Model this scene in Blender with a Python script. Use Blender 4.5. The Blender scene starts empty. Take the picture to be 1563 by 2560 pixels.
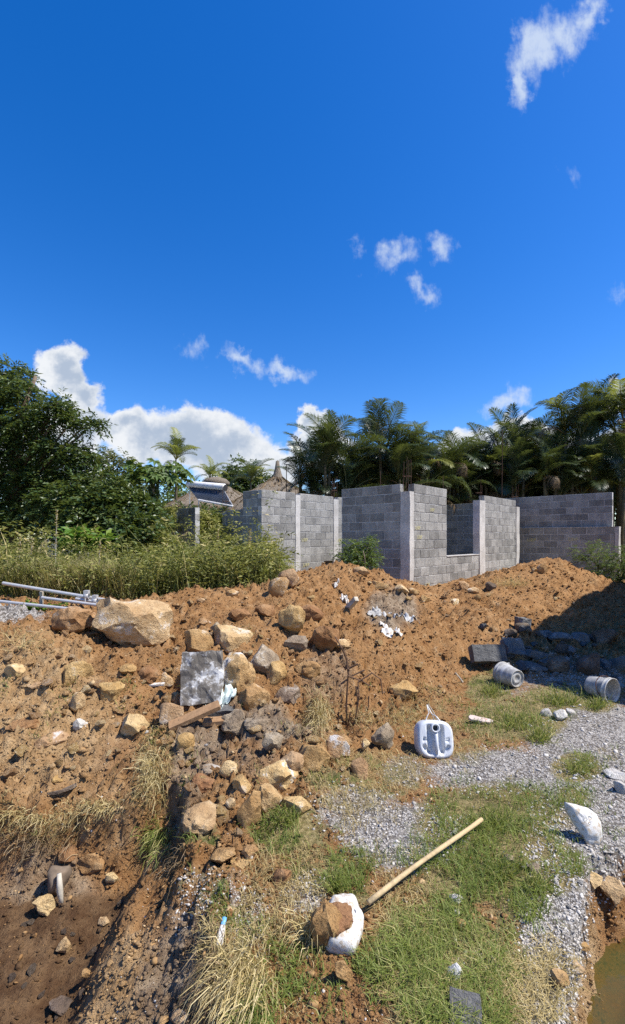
import bpy, bmesh, math, random
import numpy as np
from mathutils import Vector, Matrix, Quaternion

random.seed(7)
RNG = np.random.default_rng(11)
SC = bpy.context.scene
COL = SC.collection

# ------------------------------------------------------------------ camera
CAM_Z, FPX, U0, HOR = 1.65, 1150.0, 781.5, 1345.0      # eye height, focal length and horizon as measured on the photograph
cam_data = bpy.data.cameras.new('camera')
cam_data.sensor_fit = 'VERTICAL'
cam_data.sensor_height = 24.0
cam_data.lens = 24.0 * FPX / 2560.0
cam_data.shift_y = (HOR - 1280.0) / 2560.0
cam_data.clip_start, cam_data.clip_end = 0.05, 3000.0
cam = bpy.data.objects.new('camera', cam_data)
COL.objects.link(cam)
cam.location = (0, 0, CAM_Z)
cam.rotation_euler = (math.radians(90), 0, 0)
SC.camera = cam

# ------------------------------------------------------------------ sun, sky, exposure
SUN_AZ, SUN_EL = math.radians(-12), math.radians(56)     # azimuth counted from +X towards +Y
SUN_DIR = Vector((math.cos(SUN_EL) * math.cos(SUN_AZ), math.cos(SUN_EL) * math.sin(SUN_AZ), math.sin(SUN_EL)))
sun_data = bpy.data.lights.new('sun', 'SUN')
sun_data.energy = 5.0
sun_data.angle = math.radians(0.5)
sun_data.color = (1.0, 0.955, 0.88)
sun = bpy.data.objects.new('sun', sun_data)
COL.objects.link(sun)
sun.rotation_euler = SUN_DIR.to_track_quat('Z', 'Y').to_euler()
sun.location = SUN_DIR * 60

SC.view_settings.view_transform = 'Standard'
SC.view_settings.look = 'None'
SC.view_settings.exposure = 0.6
SC.view_settings.gamma = 1.0
SC.view_settings.use_curve_mapping = False
SC.render.filter_size = 1.25
SC.cycles.max_bounces = 8
SC.cycles.transparent_max_bounces = 12
SC.cycles.use_denoising = False

class NT:
    """tiny helper round a node tree"""
    def __init__(s, tree):
        s.t = tree
    def n(s, kind, ins=None, **props):
        nd = s.t.nodes.new('ShaderNode' + kind)
        for k, v in props.items():
            setattr(nd, k, v)
        for k, v in (ins or {}).items():
            sock = nd.inputs[k]
            if isinstance(v, bpy.types.NodeSocket):
                s.t.links.new(v, sock)
            else:
                if isinstance(v, (tuple, list)) and len(v) == 3 and sock.type == 'RGBA':
                    v = (*v, 1)
                sock.default_value = v
        return nd
    def link(s, a, b):
        s.t.links.new(a, b)
    def math(s, op, a, b=None, c=None, clamp=False):
        d = {0: a}
        if b is not None: d[1] = b
        if c is not None: d[2] = c
        return s.n('Math', d, operation=op, use_clamp=clamp).outputs[0]
    def mix(s, fac, a, b, blend='MIX'):
        nd = s.n('MixRGB', {'Fac': fac, 'Color1': a, 'Color2': b}, blend_type=blend)
        return nd.outputs[0]
    def ramp(s, fac, lo, hi):
        return s.n('MapRange', {0: fac, 1: lo, 2: hi, 3: 0.0, 4: 1.0}, interpolation_type='SMOOTHSTEP', clamp=True).outputs[0]
    def noise(s, vec, scale, detail=4.0, rough=0.55, dist=0.0):
        return s.n('TexNoise', {'Vector': vec, 'Scale': scale, 'Detail': detail, 'Roughness': rough, 'Distortion': dist})

world = bpy.data.worlds.new('World')
SC.world = world
world.use_nodes = True
wt = world.node_tree
wt.nodes.clear()
W = NT(wt)
sky = W.n('TexSky', sky_type='NISHITA', sun_disc=False, sun_elevation=SUN_EL, sun_rotation=math.radians(90) - SUN_AZ,
          altitude=0.0, air_density=1.0, dust_density=0.35, ozone_density=4.0)
sky_hs = W.n('HueSaturation', {'Hue': 0.512, 'Saturation': 1.375, 'Value': 1.0, 'Color': sky.outputs[0]})
gam = W.n('Gamma', {0: sky_hs.outputs[0], 1: 1.0})
bg_sky = W.n('Background', {'Color': gam.outputs[0], 'Strength': 0.135})
tc = W.n('TexCoord')
sep = W.n('SeparateXYZ', {0: tc.outputs['Generated']})
ay = W.math('MAXIMUM', W.math('ABSOLUTE', sep.outputs[1]), 0.06)
px = W.math('DIVIDE', sep.outputs[0], ay)
pz = W.math('DIVIDE', sep.outputs[2], ay)
pvec = W.n('CombineXYZ', {0: px, 1: pz, 2: 0.0}).outputs[0]
def warp(vec, scale, amt, detail):
    nz = W.noise(vec, scale, detail, 0.6)
    off = W.n('VectorMath', {0: nz.outputs['Color'], 1: (0.5, 0.5, 0.5)}, operation='SUBTRACT').outputs[0]
    off = W.n('VectorMath', {0: off, 'Scale': amt}, operation='SCALE').outputs[0]
    return W.n('VectorMath', {0: vec, 1: off}, operation='ADD').outputs[0]
wv = warp(pvec, 7.0, 0.16, 6.0)
wv2 = warp(pvec, 16.0, 0.11, 5.0)
def blob_field(vec, blobs):
    out = None
    for (u, v, ru, rv, rot, wgt) in blobs:
        m = W.n('Mapping', {'Vector': vec, 'Location': ((u - U0) / FPX, (HOR - v) / FPX, 0.0),
                            'Rotation': (0, 0, math.radians(rot)), 'Scale': (ru / FPX, rv / FPX, 1.0)}, vector_type='TEXTURE')
        l = W.n('VectorMath', {0: m.outputs[0]}, operation='LENGTH').outputs['Value']
        f = W.math('MULTIPLY', W.math('SUBTRACT', 1.0, l), wgt)
        out = f if out is None else W.math('SMOOTH_MAX', out, f, 0.12)
    return out
cumulus = [(150, 925, 75, 90, 10, 1.0), (205, 980, 70, 60, 0, 1.0), (190, 1060, 120, 90, 0, 1.0), (120, 1150, 220, 120, 0, 1.0),
           (400, 1100, 170, 110, 0, 1.0), (500, 1080, 160, 85, 0, 1.0), (560, 1130, 170, 110, -20, 1.0), (640, 1180, 130, 100, 0, 1.0),
           (330, 1060, 110, 60, 0, 1.0), (780, 1055, 45, 50, 0, .95), (800, 1120, 110, 90, 0, 1.0), (1170, 1130, 90, 60, 0, 1.0),
           (1260, 1090, 90, 50, 10, 1.0), (1320, 1110, 120, 60, 0, 1.0), (1535, 975, 50, 45, 0, .9), (1500, 1150, 200, 120, 0, 1.0),
           (-150, 1100, 250, 140, 0, 1.0), (1750, 1090, 200, 100, 0, 1.0), (2100, 1000, 260, 120, 0, 1.0), (-600, 1040, 280, 130, 0, 1.0)]
wisps = [(1350, 110, 85, 150, -26, 1.1), (1395, 90, 95, 110, 0, 1.1), (1470, 50, 50, 110, -20, .9), (1300, 210, 38, 80, -15, .95),
         (990, 640, 90, 50, 35, .80), (1045, 715, 80, 36, -30, .66), (1105, 620, 48, 55, -20, .72), (885, 617, 40, 30, 30, .5),
         (488, 872, 52, 48, 0, .62), (610, 905, 80, 38, -28, 1.0), (705, 930, 80, 34, -10, 1.0), (1270, 1000, 85, 40, 28, 1.05),
         (1560, 720, 50, 45, 0, .5), (1420, 430, 40, 40, 0, .22), (1900, 500, 200, 110, 20, .9), (-500, 400, 220, 90, 20, .8)]
fc = blob_field(wv, cumulus)
fw = blob_field(wv2, wisps)
fbm_a = W.noise(pvec, 22.0, 8.0, 0.62).outputs[0]
fbm_b = W.noise(pvec, 9.0, 8.0, 0.6).outputs[0]
fbm_s = W.noise(W.n('Mapping', {'Vector': pvec, 'Rotation': (0, 0, math.radians(25)), 'Scale': (2.2, 1.0, 1.0)}).outputs[0], 11.0, 9.0, 0.66).outputs[0]
cd = W.math('ADD', fc, W.math('MULTIPLY', W.math('SUBTRACT', fbm_a, 0.5), 0.75))
c_alpha = W.ramp(cd, 0.10, 0.38)
wd = W.math('ADD', fw, W.math('MULTIPLY', W.math('SUBTRACT', fbm_s, 0.56), 1.6))
w_alpha = W.math('MULTIPLY', W.ramp(wd, 0.02, 0.95), 0.85)
grey = W.math('MULTIPLY', W.ramp(W.math('ADD', cd, W.math('MULTIPLY', W.math('SUBTRACT', fbm_b, 0.5), 2.4)), 0.20, 0.95), 0.9)
c_col = W.mix(grey, (0.93, 0.96, 1.0), (0.42, 0.52, 0.68))
bg_c = W.n('Background', {'Color': c_col, 'Strength': 0.63})
bg_w = W.n('Background', {'Color': (0.72, 0.83, 1.0), 'Strength': 0.62})
up = W.ramp(sep.outputs[2], -0.02, 0.01)
m1 = W.n('MixShader', {0: W.math('MULTIPLY', w_alpha, up), 1: bg_sky.outputs[0], 2: bg_w.outputs[0]})
m2 = W.n('MixShader', {0: W.math('MULTIPLY', c_alpha, up), 1: m1.outputs[0], 2: bg_c.outputs[0]})
W.n('OutputWorld', {0: m2.outputs[0]})

# ------------------------------------------------------------------ numpy noise
def _hash(ix, iy, iz, seed):
    h = (ix.astype(np.int64) * 374761393 + iy.astype(np.int64) * 668265263 + iz.astype(np.int64) * 2147483647 + seed * 974634777) & 0xFFFFFFFF
    h = ((h ^ (h >> 13)) * 1274126177) & 0xFFFFFFFF
    h = ((h ^ (h >> 16)) * 2246822519) & 0xFFFFFFFF
    return ((h ^ (h >> 15)) & 0xFFFFFF) / float(0xFFFFFF)
def vnoise2(x, y, seed=0):
    ix, iy = np.floor(x), np.floor(y)
    fx, fy = x - ix, y - iy
    sx, sy = fx * fx * fx * (fx * (fx * 6 - 15) + 10), fy * fy * fy * (fy * (fy * 6 - 15) + 10)
    z = np.zeros_like(ix)
    a, b = _hash(ix, iy, z, seed), _hash(ix + 1, iy, z, seed)
    c, d = _hash(ix, iy + 1, z, seed), _hash(ix + 1, iy + 1, z, seed)
    return (a + (b - a) * sx) * (1 - sy) + (c + (d - c) * sx) * sy
def vnoise3(x, y, zz, seed=0):
    iz = np.floor(zz); fz = zz - iz
    sz = fz * fz * (3 - 2 * fz)
    def lay(k):
        ix, iy = np.floor(x), np.floor(y)
        fx, fy = x - ix, y - iy
        sx, sy = fx * fx * (3 - 2 * fx), fy * fy * (3 - 2 * fy)
        a, b = _hash(ix, iy, iz + k, seed), _hash(ix + 1, iy, iz + k, seed)
        c, d = _hash(ix, iy + 1, iz + k, seed), _hash(ix + 1, iy + 1, iz + k, seed)
        return (a + (b - a) * sx) * (1 - sy) + (c + (d - c) * sx) * sy
    return lay(0) * (1 - sz) + lay(1) * sz
def fbm2(x, y, f, octs=4, gain=0.5, seed=0):
    out, amp, tot = np.zeros_like(x), 1.0, 0.0
    c, s = math.cos(0.7), math.sin(0.7)
    for o in range(octs):
        out += amp * (vnoise2(x * f, y * f, seed + o) - 0.5) * 2
        tot += amp; amp *= gain; f *= 2.03
        x, y = c * x - s * y, s * x + c * y
    return out / tot
def sstep(x, a, b):
    t = np.clip((x - a) / (b - a), 0, 1)
    return t * t * (3 - 2 * t)

# ------------------------------------------------------------------ mesh helpers
def np_mesh(name, V, F, smooth=False, attrs=None):
    """V (n,3), F (m,3) or (m,4) -> mesh datablock"""
    V = np.ascontiguousarray(V, dtype=np.float32); F = np.ascontiguousarray(F, dtype=np.int32)
    me = bpy.data.meshes.new(name)
    k = F.shape[1]
    me.vertices.add(len(V)); me.vertices.foreach_set('co', V.ravel())
    me.loops.add(F.size); me.loops.foreach_set('vertex_index', F.ravel())
    me.polygons.add(len(F)); me.polygons.foreach_set('loop_start', np.arange(len(F), dtype=np.int32) * k)
    if smooth:
        me.polygons.foreach_set('use_smooth', np.ones(len(F), dtype=bool))
    for an, arr in (attrs or {}).items():
        at = me.attributes.new(an, 'FLOAT', 'POINT')
        at.data.foreach_set('value', np.ascontiguousarray(arr, dtype=np.float32))
    me.update(calc_edges=True)
    return me
def link(name, me, mat=None, parent=None, loc=None, rot=None, scale=None):
    o = bpy.data.objects.new(name, me)
    COL.objects.link(o)
    if me is not None and mat is not None and len(me.materials) == 0:
        me.materials.append(mat)
    if parent is not None: o.parent = parent
    if loc is not None: o.location = loc
    if rot is not None: o.rotation_euler = rot
    if scale is not None: o.scale = scale
    return o
def tag(o, label, cat, group=None, kind=None):
    o['label'] = label
    o['category'] = cat
    if group: o['group'] = group
    if kind: o['kind'] = kind
    return o
def thing(name, label, cat, loc=(0, 0, 0), rotz=0.0, group=None):
    o = link(name, None, None, None, loc, (0, 0, rotz))
    o.empty_display_size = 0.1
    return tag(o, label, cat, group)
class MB:
    """collects simple shapes into one mesh"""
    def __init__(s):
        s.v, s.f = [], []
    def add(s, V, F):
        b = len(s.v)
        s.v += [tuple(p) for p in V]
        s.f += [tuple(i + b for i in f) for f in F]
        return s
    def box(s, lo, hi, M=None):
        x0, y0, z0 = lo; x1, y1, z1 = hi
        V = [Vector(p) for p in ((x0,y0,z0),(x1,y0,z0),(x1,y1,z0),(x0,y1,z0),(x0,y0,z1),(x1,y0,z1),(x1,y1,z1),(x0,y1,z1))]
        if M is not None: V = [M @ p for p in V]
        return s.add(V, [(0,3,2,1),(4,5,6,7),(0,1,5,4),(1,2,6,5),(2,3,7,6),(3,0,4,7)])
    def tube(s, pts, radii, n=6, cap=True):
        pts = [Vector(p) for p in pts]
        if not hasattr(radii, '__len__'): radii = [radii] * len(pts)
        rings = []
        up = Vector((0.13, 0.21, 1))
        for i, p in enumerate(pts):
            d = (pts[min(i + 1, len(pts) - 1)] - pts[max(i - 1, 0)])
            d = d.normalized() if d.length > 1e-9 else Vector((0, 0, 1))
            a = d.cross(up)
            if a.length < 0.05: a = d.cross(Vector((1, 0, 0)))
            a.normalize(); b = d.cross(a)
            rings.append([p + (a * math.cos(2*math.pi*k/n) + b * math.sin(2*math.pi*k/n)) * radii[i] for k in range(n)])
        V = [q for r in rings for q in r]
        F = []
        for i in range(len(pts) - 1):
            for k in range(n):
                F.append((i*n+k, i*n+(k+1)%n, (i+1)*n+(k+1)%n, (i+1)*n+k))
        if cap:
            F.append(tuple(range(n))[::-1]); F.append(tuple((len(pts)-1)*n + k for k in range(n)))
        return s.add(V, F)
    def lathe(s, prof, n=20, M=None, close=False):
        V = [Vector((r*math.cos(2*math.pi*k/n), r*math.sin(2*math.pi*k/n), z)) for r, z in prof for k in range(n)]
        if M is not None: V = [M @ p for p in V]
        F = [(i*n+k, i*n+(k+1)%n, (i+1)*n+(k+1)%n, (i+1)*n+k) for i in range(len(prof)-1) for k in range(n)]
        return s.add(V, F)
    def mesh(s, name, smooth=False):
        me = bpy.data.meshes.new(name)
        me.from_pydata(s.v, [], s.f)
        if smooth: me.polygons.foreach_set('use_smooth', np.ones(len(me.polygons), dtype=bool))
        me.update()
        return me
    def build(s, name, mat, parent=None, smooth=False, **kw):
        return link(name, s.mesh(name, smooth), mat, parent, **kw)

# ------------------------------------------------------------------ materials
MATS = {}
def new_mat(name):
    m = bpy.data.materials.new(name)
    m.use_nodes = True
    m.node_tree.nodes.clear()
    t = NT(m.node_tree)
    MATS[name] = m
    return m, t
def finish(t, color, rough=0.9, bump=None, bstr=0.3, bdist=0.01, spec=0.2, **extra):
    ins = {'Base Color': color, 'Roughness': rough, 'Specular IOR Level': spec}
    ins.update(extra)
    if bump is not None:
        b = t.n('Bump', {'Height': bump, 'Strength': bstr, 'Distance': bdist})
        ins['Normal'] = b.outputs[0]
    p = t.n('BsdfPrincipled', ins)
    t.n('OutputMaterial', {0: p.outputs[0]})
    return p
def attr(t, name):
    return t.n('Attribute', attribute_name=name).outputs['Fac']
def obj_co(t):
    return t.n('TexCoord').outputs['Object']
def gpos(t):
    return t.n('NewGeometry').outputs['Position']
def orand(t):
    return t.n('ObjectInfo').outputs['Random']

# bare ground: ochre soil, gravel, thatchy grass floor and wet subsoil, chosen by where each lies
m, t = new_mat('ground')
P = gpos(t)
n1 = t.noise(P, 1.7, 5, 0.6).outputs[0]; n2 = t.noise(P, 9.0, 6, 0.65).outputs[0]; n3 = t.noise(P, 60.0, 4, 0.7).outputs[0]; n4 = t.noise(P, 210.0, 3, 0.7).outputs[0]
soil = t.mix(t.ramp(n1, 0.35, 0.65), (0.275, 0.140, 0.053), (0.34, 0.188, 0.081))
soil = t.mix(t.ramp(n2, 0.50, 0.72), soil, (0.43, 0.265, 0.128))
soil = t.mix(t.ramp(n2, 0.46, 0.30), soil, (0.17, 0.078, 0.03))
soil = t.mix(t.math('MULTIPLY', t.ramp(n3, 0.58, 0.72), 0.7), soil, (0.52, 0.37, 0.22))
soil = t.mix(t.math('MULTIPLY', t.ramp(n3, 0.42, 0.30), 0.6), soil, (0.13, 0.07, 0.032))
pale = t.mix(t.ramp(n2, 0.4, 0.65), (0.365, 0.225, 0.105), (0.48, 0.325, 0.17))
soil = t.mix(t.ramp(attr(t, 'pale'), 0.2, 0.9), soil, pale)
greyc = t.mix(t.ramp(n2, 0.4, 0.62), (0.20, 0.138, 0.088), (0.34, 0.262, 0.18))
soil = t.mix(t.ramp(attr(t, 'grey'), 0.2, 0.8), soil, greyc)
vor = t.n('TexVoronoi', {'Vector': P, 'Scale': 55.0, 'Randomness': 1.0})
vr = t.n('SeparateColor', {0: vor.outputs['Color']}).outputs[0]
grav = t.mix(vr, (0.37, 0.34, 0.305), (0.58, 0.545, 0.50))
grav = t.mix(t.ramp(vor.outputs['Distance'], 0.30, 0.62), grav, (0.16, 0.14, 0.12))
grav = t.mix(t.math('MULTIPLY', t.ramp(n2, 0.5, 0.7), 0.75), grav, (0.50, 0.46, 0.41))
col = t.mix(t.ramp(t.math('ADD', attr(t, 'gravel'), t.math('ADD', t.math('MULTIPLY', t.math('SUBTRACT', n2, 0.5), 1.3), t.math('MULTIPLY', t.math('SUBTRACT', n3, 0.5), 1.1))), 0.22, 0.78), soil, grav)
turf = t.mix(t.ramp(n3, 0.38, 0.62), (0.16, 0.125, 0.05), (0.34, 0.27, 0.13))
turf = t.mix(t.ramp(n2, 0.50, 0.66), turf, (0.115, 0.125, 0.038))
col = t.mix(t.ramp(t.math('ADD', attr(t, 'grass'), t.math('MULTIPLY', t.math('SUBTRACT', n2, 0.5), 0.8)), 0.30, 0.65), col, turf)
wetc = t.mix(t.ramp(n2, 0.35, 0.7), (0.095, 0.05, 0.024), (0.20, 0.12, 0.06))
col = t.mix(t.ramp(t.math('ADD', attr(t, 'wet'), t.math('MULTIPLY', t.math('SUBTRACT', n2, 0.5), 0.6)), 0.3, 0.7), col, wetc)
bh = t.math('ADD', t.math('ADD', t.math('MULTIPLY', n2, 0.9), t.math('MULTIPLY', n3, 0.5)), t.math('MULTIPLY', n4, 0.22))
finish(t, col, 0.95, bh, 1.0, 0.045, 0.12)

# loose crumbs of soil, gravel and stone; the colour class comes with each piece
def crumb_mat(name, c1, c2, c3, rough=0.95, tintname='tint', bsc=40.0):
    m, t = new_mat(name)
    P = gpos(t)
    k = attr(t, tintname)
    n = t.noise(P, bsc, 4, 0.65).outputs[0]
    c = t.mix(t.ramp(k, 0.0, 0.55), c1, c2)
    c = t.mix(t.ramp(k, 0.72, 1.0), c, c3)
    c = t.mix(t.math('MULTIPLY', t.ramp(n, 0.5, 0.3), 0.5), c, tuple(x * 0.5 for x in c1))
    finish(t, c, rough, n, 0.5, 0.01, 0.12)
    return m
crumb_mat('soil_crumb', (0.215, 0.118, 0.048), (0.32, 0.195, 0.088), (0.48, 0.345, 0.19))
crumb_mat('gravel_crumb', (0.33, 0.30, 0.262), (0.47, 0.435, 0.39), (0.60, 0.565, 0.515))

# boulders
def rock_mat(name, base, light, dark, crust, crust_amt=0.5):
    m, t = new_mat(name)
    P = obj_co(t)
    r = orand(t)
    seed = t.n('VectorMath', {0: P, 1: t.n('CombineXYZ', {0: t.math('MULTIPLY', r, 37.0), 1: t.math('MULTIPLY', r, 91.0), 2: r}).outputs[0]}, operation='ADD').outputs[0]
    a = t.noise(seed, 5.0, 6, 0.62).outputs[0]; b = t.noise(seed, 19.0, 6, 0.7).outputs[0]; c = t.noise(seed, 90.0, 4, 0.7).outputs[0]
    col = t.mix(t.ramp(a, 0.35, 0.62), base, light)
    col = t.mix(t.math('MULTIPLY', t.ramp(b, 0.47, 0.32), 0.75), col, dark)
    col = t.mix(t.math('MULTIPLY', t.ramp(t.math('ADD', a, t.math('MULTIPLY', b, 0.7)), 0.93, 1.04), crust_amt), col, crust)
    col = t.mix(t.math('MULTIPLY', t.ramp(c, 0.56, 0.72), 0.4), col, tuple(min(1, x * 1.7) for x in light))
    col = t.mix(t.math('MULTIPLY', t.ramp(c, 0.42, 0.3), 0.5), col, dark)
    v = t.n('HueSaturation', {'Hue': t.math('MULTIPLY_ADD', r, 0.02, 0.49), 'Saturation': 1.0, 'Value': t.math('MULTIPLY_ADD', r, 0.35, 0.82), 'Color': col})
    h = t.math('ADD', t.math('MULTIPLY', b, 1.0), t.math('MULTIPLY', c, 0.35))
    finish(t, v.outputs[0], 0.92, h, 0.9, 0.04, 0.18)
    return m
rock_mat('rock_ochre', (0.35, 0.20, 0.08), (0.49, 0.315, 0.145), (0.14, 0.078, 0.034), (0.60, 0.54, 0.45))
rock_mat('rock_tan', (0.43, 0.275, 0.135), (0.57, 0.405, 0.22), (0.20, 0.11, 0.05), (0.66, 0.60, 0.52), 0.7)
rock_mat('rock_crusted', (0.41, 0.245, 0.105), (0.55, 0.375, 0.19), (0.17, 0.09, 0.04), (0.74, 0.70, 0.64), 0.9)
rock_mat('rock_grey', (0.245, 0.18, 0.12), (0.36, 0.285, 0.20), (0.10, 0.07, 0.045), (0.55, 0.52, 0.47), 0.6)
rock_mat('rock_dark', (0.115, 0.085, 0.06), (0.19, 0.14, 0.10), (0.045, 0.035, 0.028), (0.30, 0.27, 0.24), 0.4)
rock_mat('rock_pale', (0.50, 0.465, 0.41), (0.64, 0.61, 0.56), (0.36, 0.31, 0.25), (0.82, 0.81, 0.78), 0.7)
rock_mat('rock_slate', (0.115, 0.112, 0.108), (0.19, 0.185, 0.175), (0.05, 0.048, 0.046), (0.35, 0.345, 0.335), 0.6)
rock_mat('soil_lump', (0.25, 0.125, 0.052), (0.36, 0.205, 0.092), (0.13, 0.065, 0.03), (0.48, 0.35, 0.2), 0.3)

# concrete block, mortar and columns
def concrete(name, c_lo, c_hi, stain, scale=1.0, rnd=0.3, bs=0.35):
    m, t = new_mat(name)
    P = gpos(t)
    a = t.noise(P, 3.2 * scale, 5, 0.6).outputs[0]; b = t.noise(P, 26.0 * scale, 5, 0.7).outputs[0]; c = t.noise(P, 160.0, 3, 0.7).outputs[0]
    col = t.mix(t.ramp(a, 0.35, 0.65), c_lo, c_hi)
    col = t.mix(t.math('MULTIPLY', t.ramp(b, 0.50, 0.68), 0.55), col, tuple(min(1, x * 1.45) for x in c_hi))
    col = t.mix(t.math('MULTIPLY', t.ramp(b, 0.45, 0.30), 0.55), col, stain)
    col = t.mix(t.math('MULTIPLY', t.ramp(c, 0.44, 0.33), 0.5), col, stain)
    v = t.n('HueSaturation', {'Value': t.math('MULTIPLY_ADD', orand(t), rnd, 1.0 - rnd * 0.5), 'Color': col})
    finish(t, v.outputs[0], 0.92, t.math('ADD', b, t.math('MULTIPLY', c, 0.6)), bs, 0.012, 0.15)
    return m
concrete('block', (0.215, 0.211, 0.198), (0.315, 0.309, 0.29), (0.095, 0.095, 0.095), 1.0, 0.5, 0.8)
concrete('mortar', (0.38, 0.375, 0.36), (0.52, 0.515, 0.50), (0.18, 0.175, 0.17), 1.3, 0.0)
concrete('column', (0.40, 0.385, 0.36), (0.52, 0.505, 0.48), (0.25, 0.235, 0.215), 1.0, 0.1)
concrete('render_coat', (0.48, 0.47, 0.45), (0.62, 0.61, 0.59), (0.30, 0.29, 0.27), 0.8, 0.05)
m, t = new_mat('stencil_paint')
n = t.noise(gpos(t), 45.0, 4, 0.7).outputs[0]
pr = t.n('BsdfPrincipled', {'Base Color': (0.56, 0.52, 0.27, 1), 'Roughness': 0.9})
tr = t.n('BsdfTransparent')
mx = t.n('MixShader', {0: t.ramp(n, 0.30, 0.46), 1: tr.outputs[0], 2: pr.outputs[0]})
t.n('OutputMaterial', {0: mx.outputs[0]})

def plain(name, color, rough=0.8, var=0.25, sc=14.0, bstr=0.3, metal=0.0, spec=0.3, dirt=None, dirt_amt=0.5, obj=True):
    m, t = new_mat(name)
    P = obj_co(t) if obj else gpos(t)
    a = t.noise(P, sc, 5, 0.65).outputs[0]; b = t.noise(P, sc * 7, 3, 0.65).outputs[0]
    c = t.mix(t.ramp(a, 0.3, 0.7), tuple(x * (1 - var) for x in color), tuple(min(1, x * (1 + var)) for x in color))
    if dirt: c = t.mix(t.math('MULTIPLY', t.ramp(t.math('ADD', a, t.math('MULTIPLY', b, 0.3)), 0.62, 0.78), dirt_amt), c, dirt)
    finish(t, c, rough, b, bstr, 0.004, spec, Metallic=metal)
    return m
plain('rust_bar', (0.10, 0.055, 0.035), 0.9, 0.4, 30)
plain('galvanised', (0.55, 0.55, 0.54), 0.45, 0.15, 10, 0.1, 0.35, 0.5, (0.35, 0.27, 0.2), 0.35)
plain('old_plastic', (0.56, 0.58, 0.61), 0.5, 0.1, 7, 0.12, 0, 0.4, (0.40, 0.36, 0.30), 0.5)
plain('white_plastic', (0.60, 0.585, 0.55), 0.6, 0.12, 42, 0.5, 0, 0.3, (0.34, 0.25, 0.15), 0.8)
plain('bucket_plastic', (0.33, 0.32, 0.30), 0.7, 0.22, 14, 0.3, 0, 0.3, (0.55, 0.54, 0.51), 0.7)
plain('bucket_cement', (0.44, 0.435, 0.42), 0.9, 0.2, 18, 0.4)
plain('wood_pole', (0.50, 0.375, 0.21), 0.8, 0.28, 22, 0.5, 0, 0.2, (0.32, 0.2, 0.09), 0.4)
plain('old_plank', (0.33, 0.20, 0.105), 0.85, 0.3, 10, 0.5, 0, 0.2, (0.16, 0.09, 0.045), 0.6)
plain('grey_wood', (0.42, 0.38, 0.31), 0.85, 0.25, 14, 0.4)
plain('twig', (0.13, 0.075, 0.045), 0.9, 0.3, 20)
plain('bark', (0.16, 0.12, 0.085), 0.95, 0.35, 8, 0.6)
plain('palm_stem', (0.11, 0.09, 0.05), 0.8, 0.3, 5, 0.4)
plain('plastic_film', (0.60, 0.58, 0.54), 0.5, 0.1, 25, 0.2, 0, 0.4, (0.36, 0.26, 0.16), 0.7)
plain('mint_film', (0.55, 0.63, 0.58), 0.45, 0.12, 30, 0.2, 0, 0.5)
plain('tank_white', (0.78, 0.77, 0.74), 0.4, 0.04, 3, 0.05, 0, 0.4, (0.45, 0.33, 0.22), 0.4)
plain('rubber_and_hole_black', (0.04, 0.042, 0.045), 0.6, 0.3, 20)  # rubber caps; also the painted darkness inside spout and pipes
plain('tube_glass', (0.07, 0.08, 0.10), 0.25, 0.2, 4, 0.02, 0, 0.6)
plain('fruit', (0.05, 0.075, 0.022), 0.5, 0.3, 10)
plain('tube_label', (0.12, 0.33, 0.55), 0.4, 0.2, 20)
plain('sole_rubber', (0.52, 0.42, 0.36), 0.8, 0.15, 25)
plain('red_print', (0.55, 0.10, 0.07), 0.7, 0.2, 20)
plain('slab_stone', (0.175, 0.155, 0.13), 0.8, 0.4, 9, 0.5, 0, 0.3, (0.60, 0.60, 0.59), 0.85)
# thatch
m, t = new_mat('thatch')
P = obj_co(t)
mp = t.n('Mapping', {'Vector': P, 'Scale': (14.0, 14.0, 2.2)}).outputs[0]
a = t.noise(mp, 3.0, 6, 0.7).outputs[0]; b = t.noise(P, 1.5, 4, 0.6).outputs[0]
c = t.mix(t.ramp(a, 0.35, 0.65), (0.13, 0.105, 0.08), (0.30, 0.25, 0.19))
c = t.mix(t.math('MULTIPLY', t.ramp(b, 0.5, 0.7), 0.4), c, (0.20, 0.17, 0.14))
finish(t, c, 0.95, a, 0.9, 0.06, 0.1)

# leaves and blades: diffuse + translucent, hue from the 'tint' attribute of each leaf
def leaf_mat(name, c1, c2, c3, trans=0.35, rough=0.55, spec=0.35):
    m, t = new_mat(name)
    k = attr(t, 'tint')
    c = t.mix(t.ramp(k, 0.0, 0.6), c1, c2)
    c = t.mix(t.ramp(k, 0.7, 1.0), c, c3)
    p = t.n('BsdfPrincipled', {'Base Color': c, 'Roughness': rough, 'Specular IOR Level': spec})
    tl = t.n('BsdfTranslucent', {'Color': t.mix(0.35, c, (0.30, 0.34, 0.04))})
    mx = t.n('MixShader', {0: trans, 1: p.outputs[0], 2: tl.outputs[0]})
    t.n('OutputMaterial', {0: mx.outputs[0]})
    return m
leaf_mat('leaf_dark', (0.025, 0.05, 0.013), (0.06, 0.10, 0.025), (0.19, 0.23, 0.085), 0.30, 0.4, 0.5)  # lightest tone paints in the bright highlights on the leaves
leaf_mat('leaf_mid', (0.045, 0.085, 0.018), (0.09, 0.15, 0.03), (0.20, 0.23, 0.06), 0.35)
leaf_mat('leaf_olive', (0.07, 0.085, 0.03), (0.14, 0.15, 0.055), (0.26, 0.22, 0.10), 0.35)
leaf_mat('leaf_weed', (0.11, 0.13, 0.027), (0.255, 0.25, 0.065), (0.54, 0.44, 0.19), 0.38)
leaf_mat('leaf_bright', (0.07, 0.16, 0.02), (0.13, 0.25, 0.03), (0.28, 0.36, 0.05), 0.4)
leaf_mat('palm_leaf', (0.020, 0.040, 0.015), (0.048, 0.075, 0.026), (0.16, 0.155, 0.05), 0.26, 0.38, 0.6)
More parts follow.
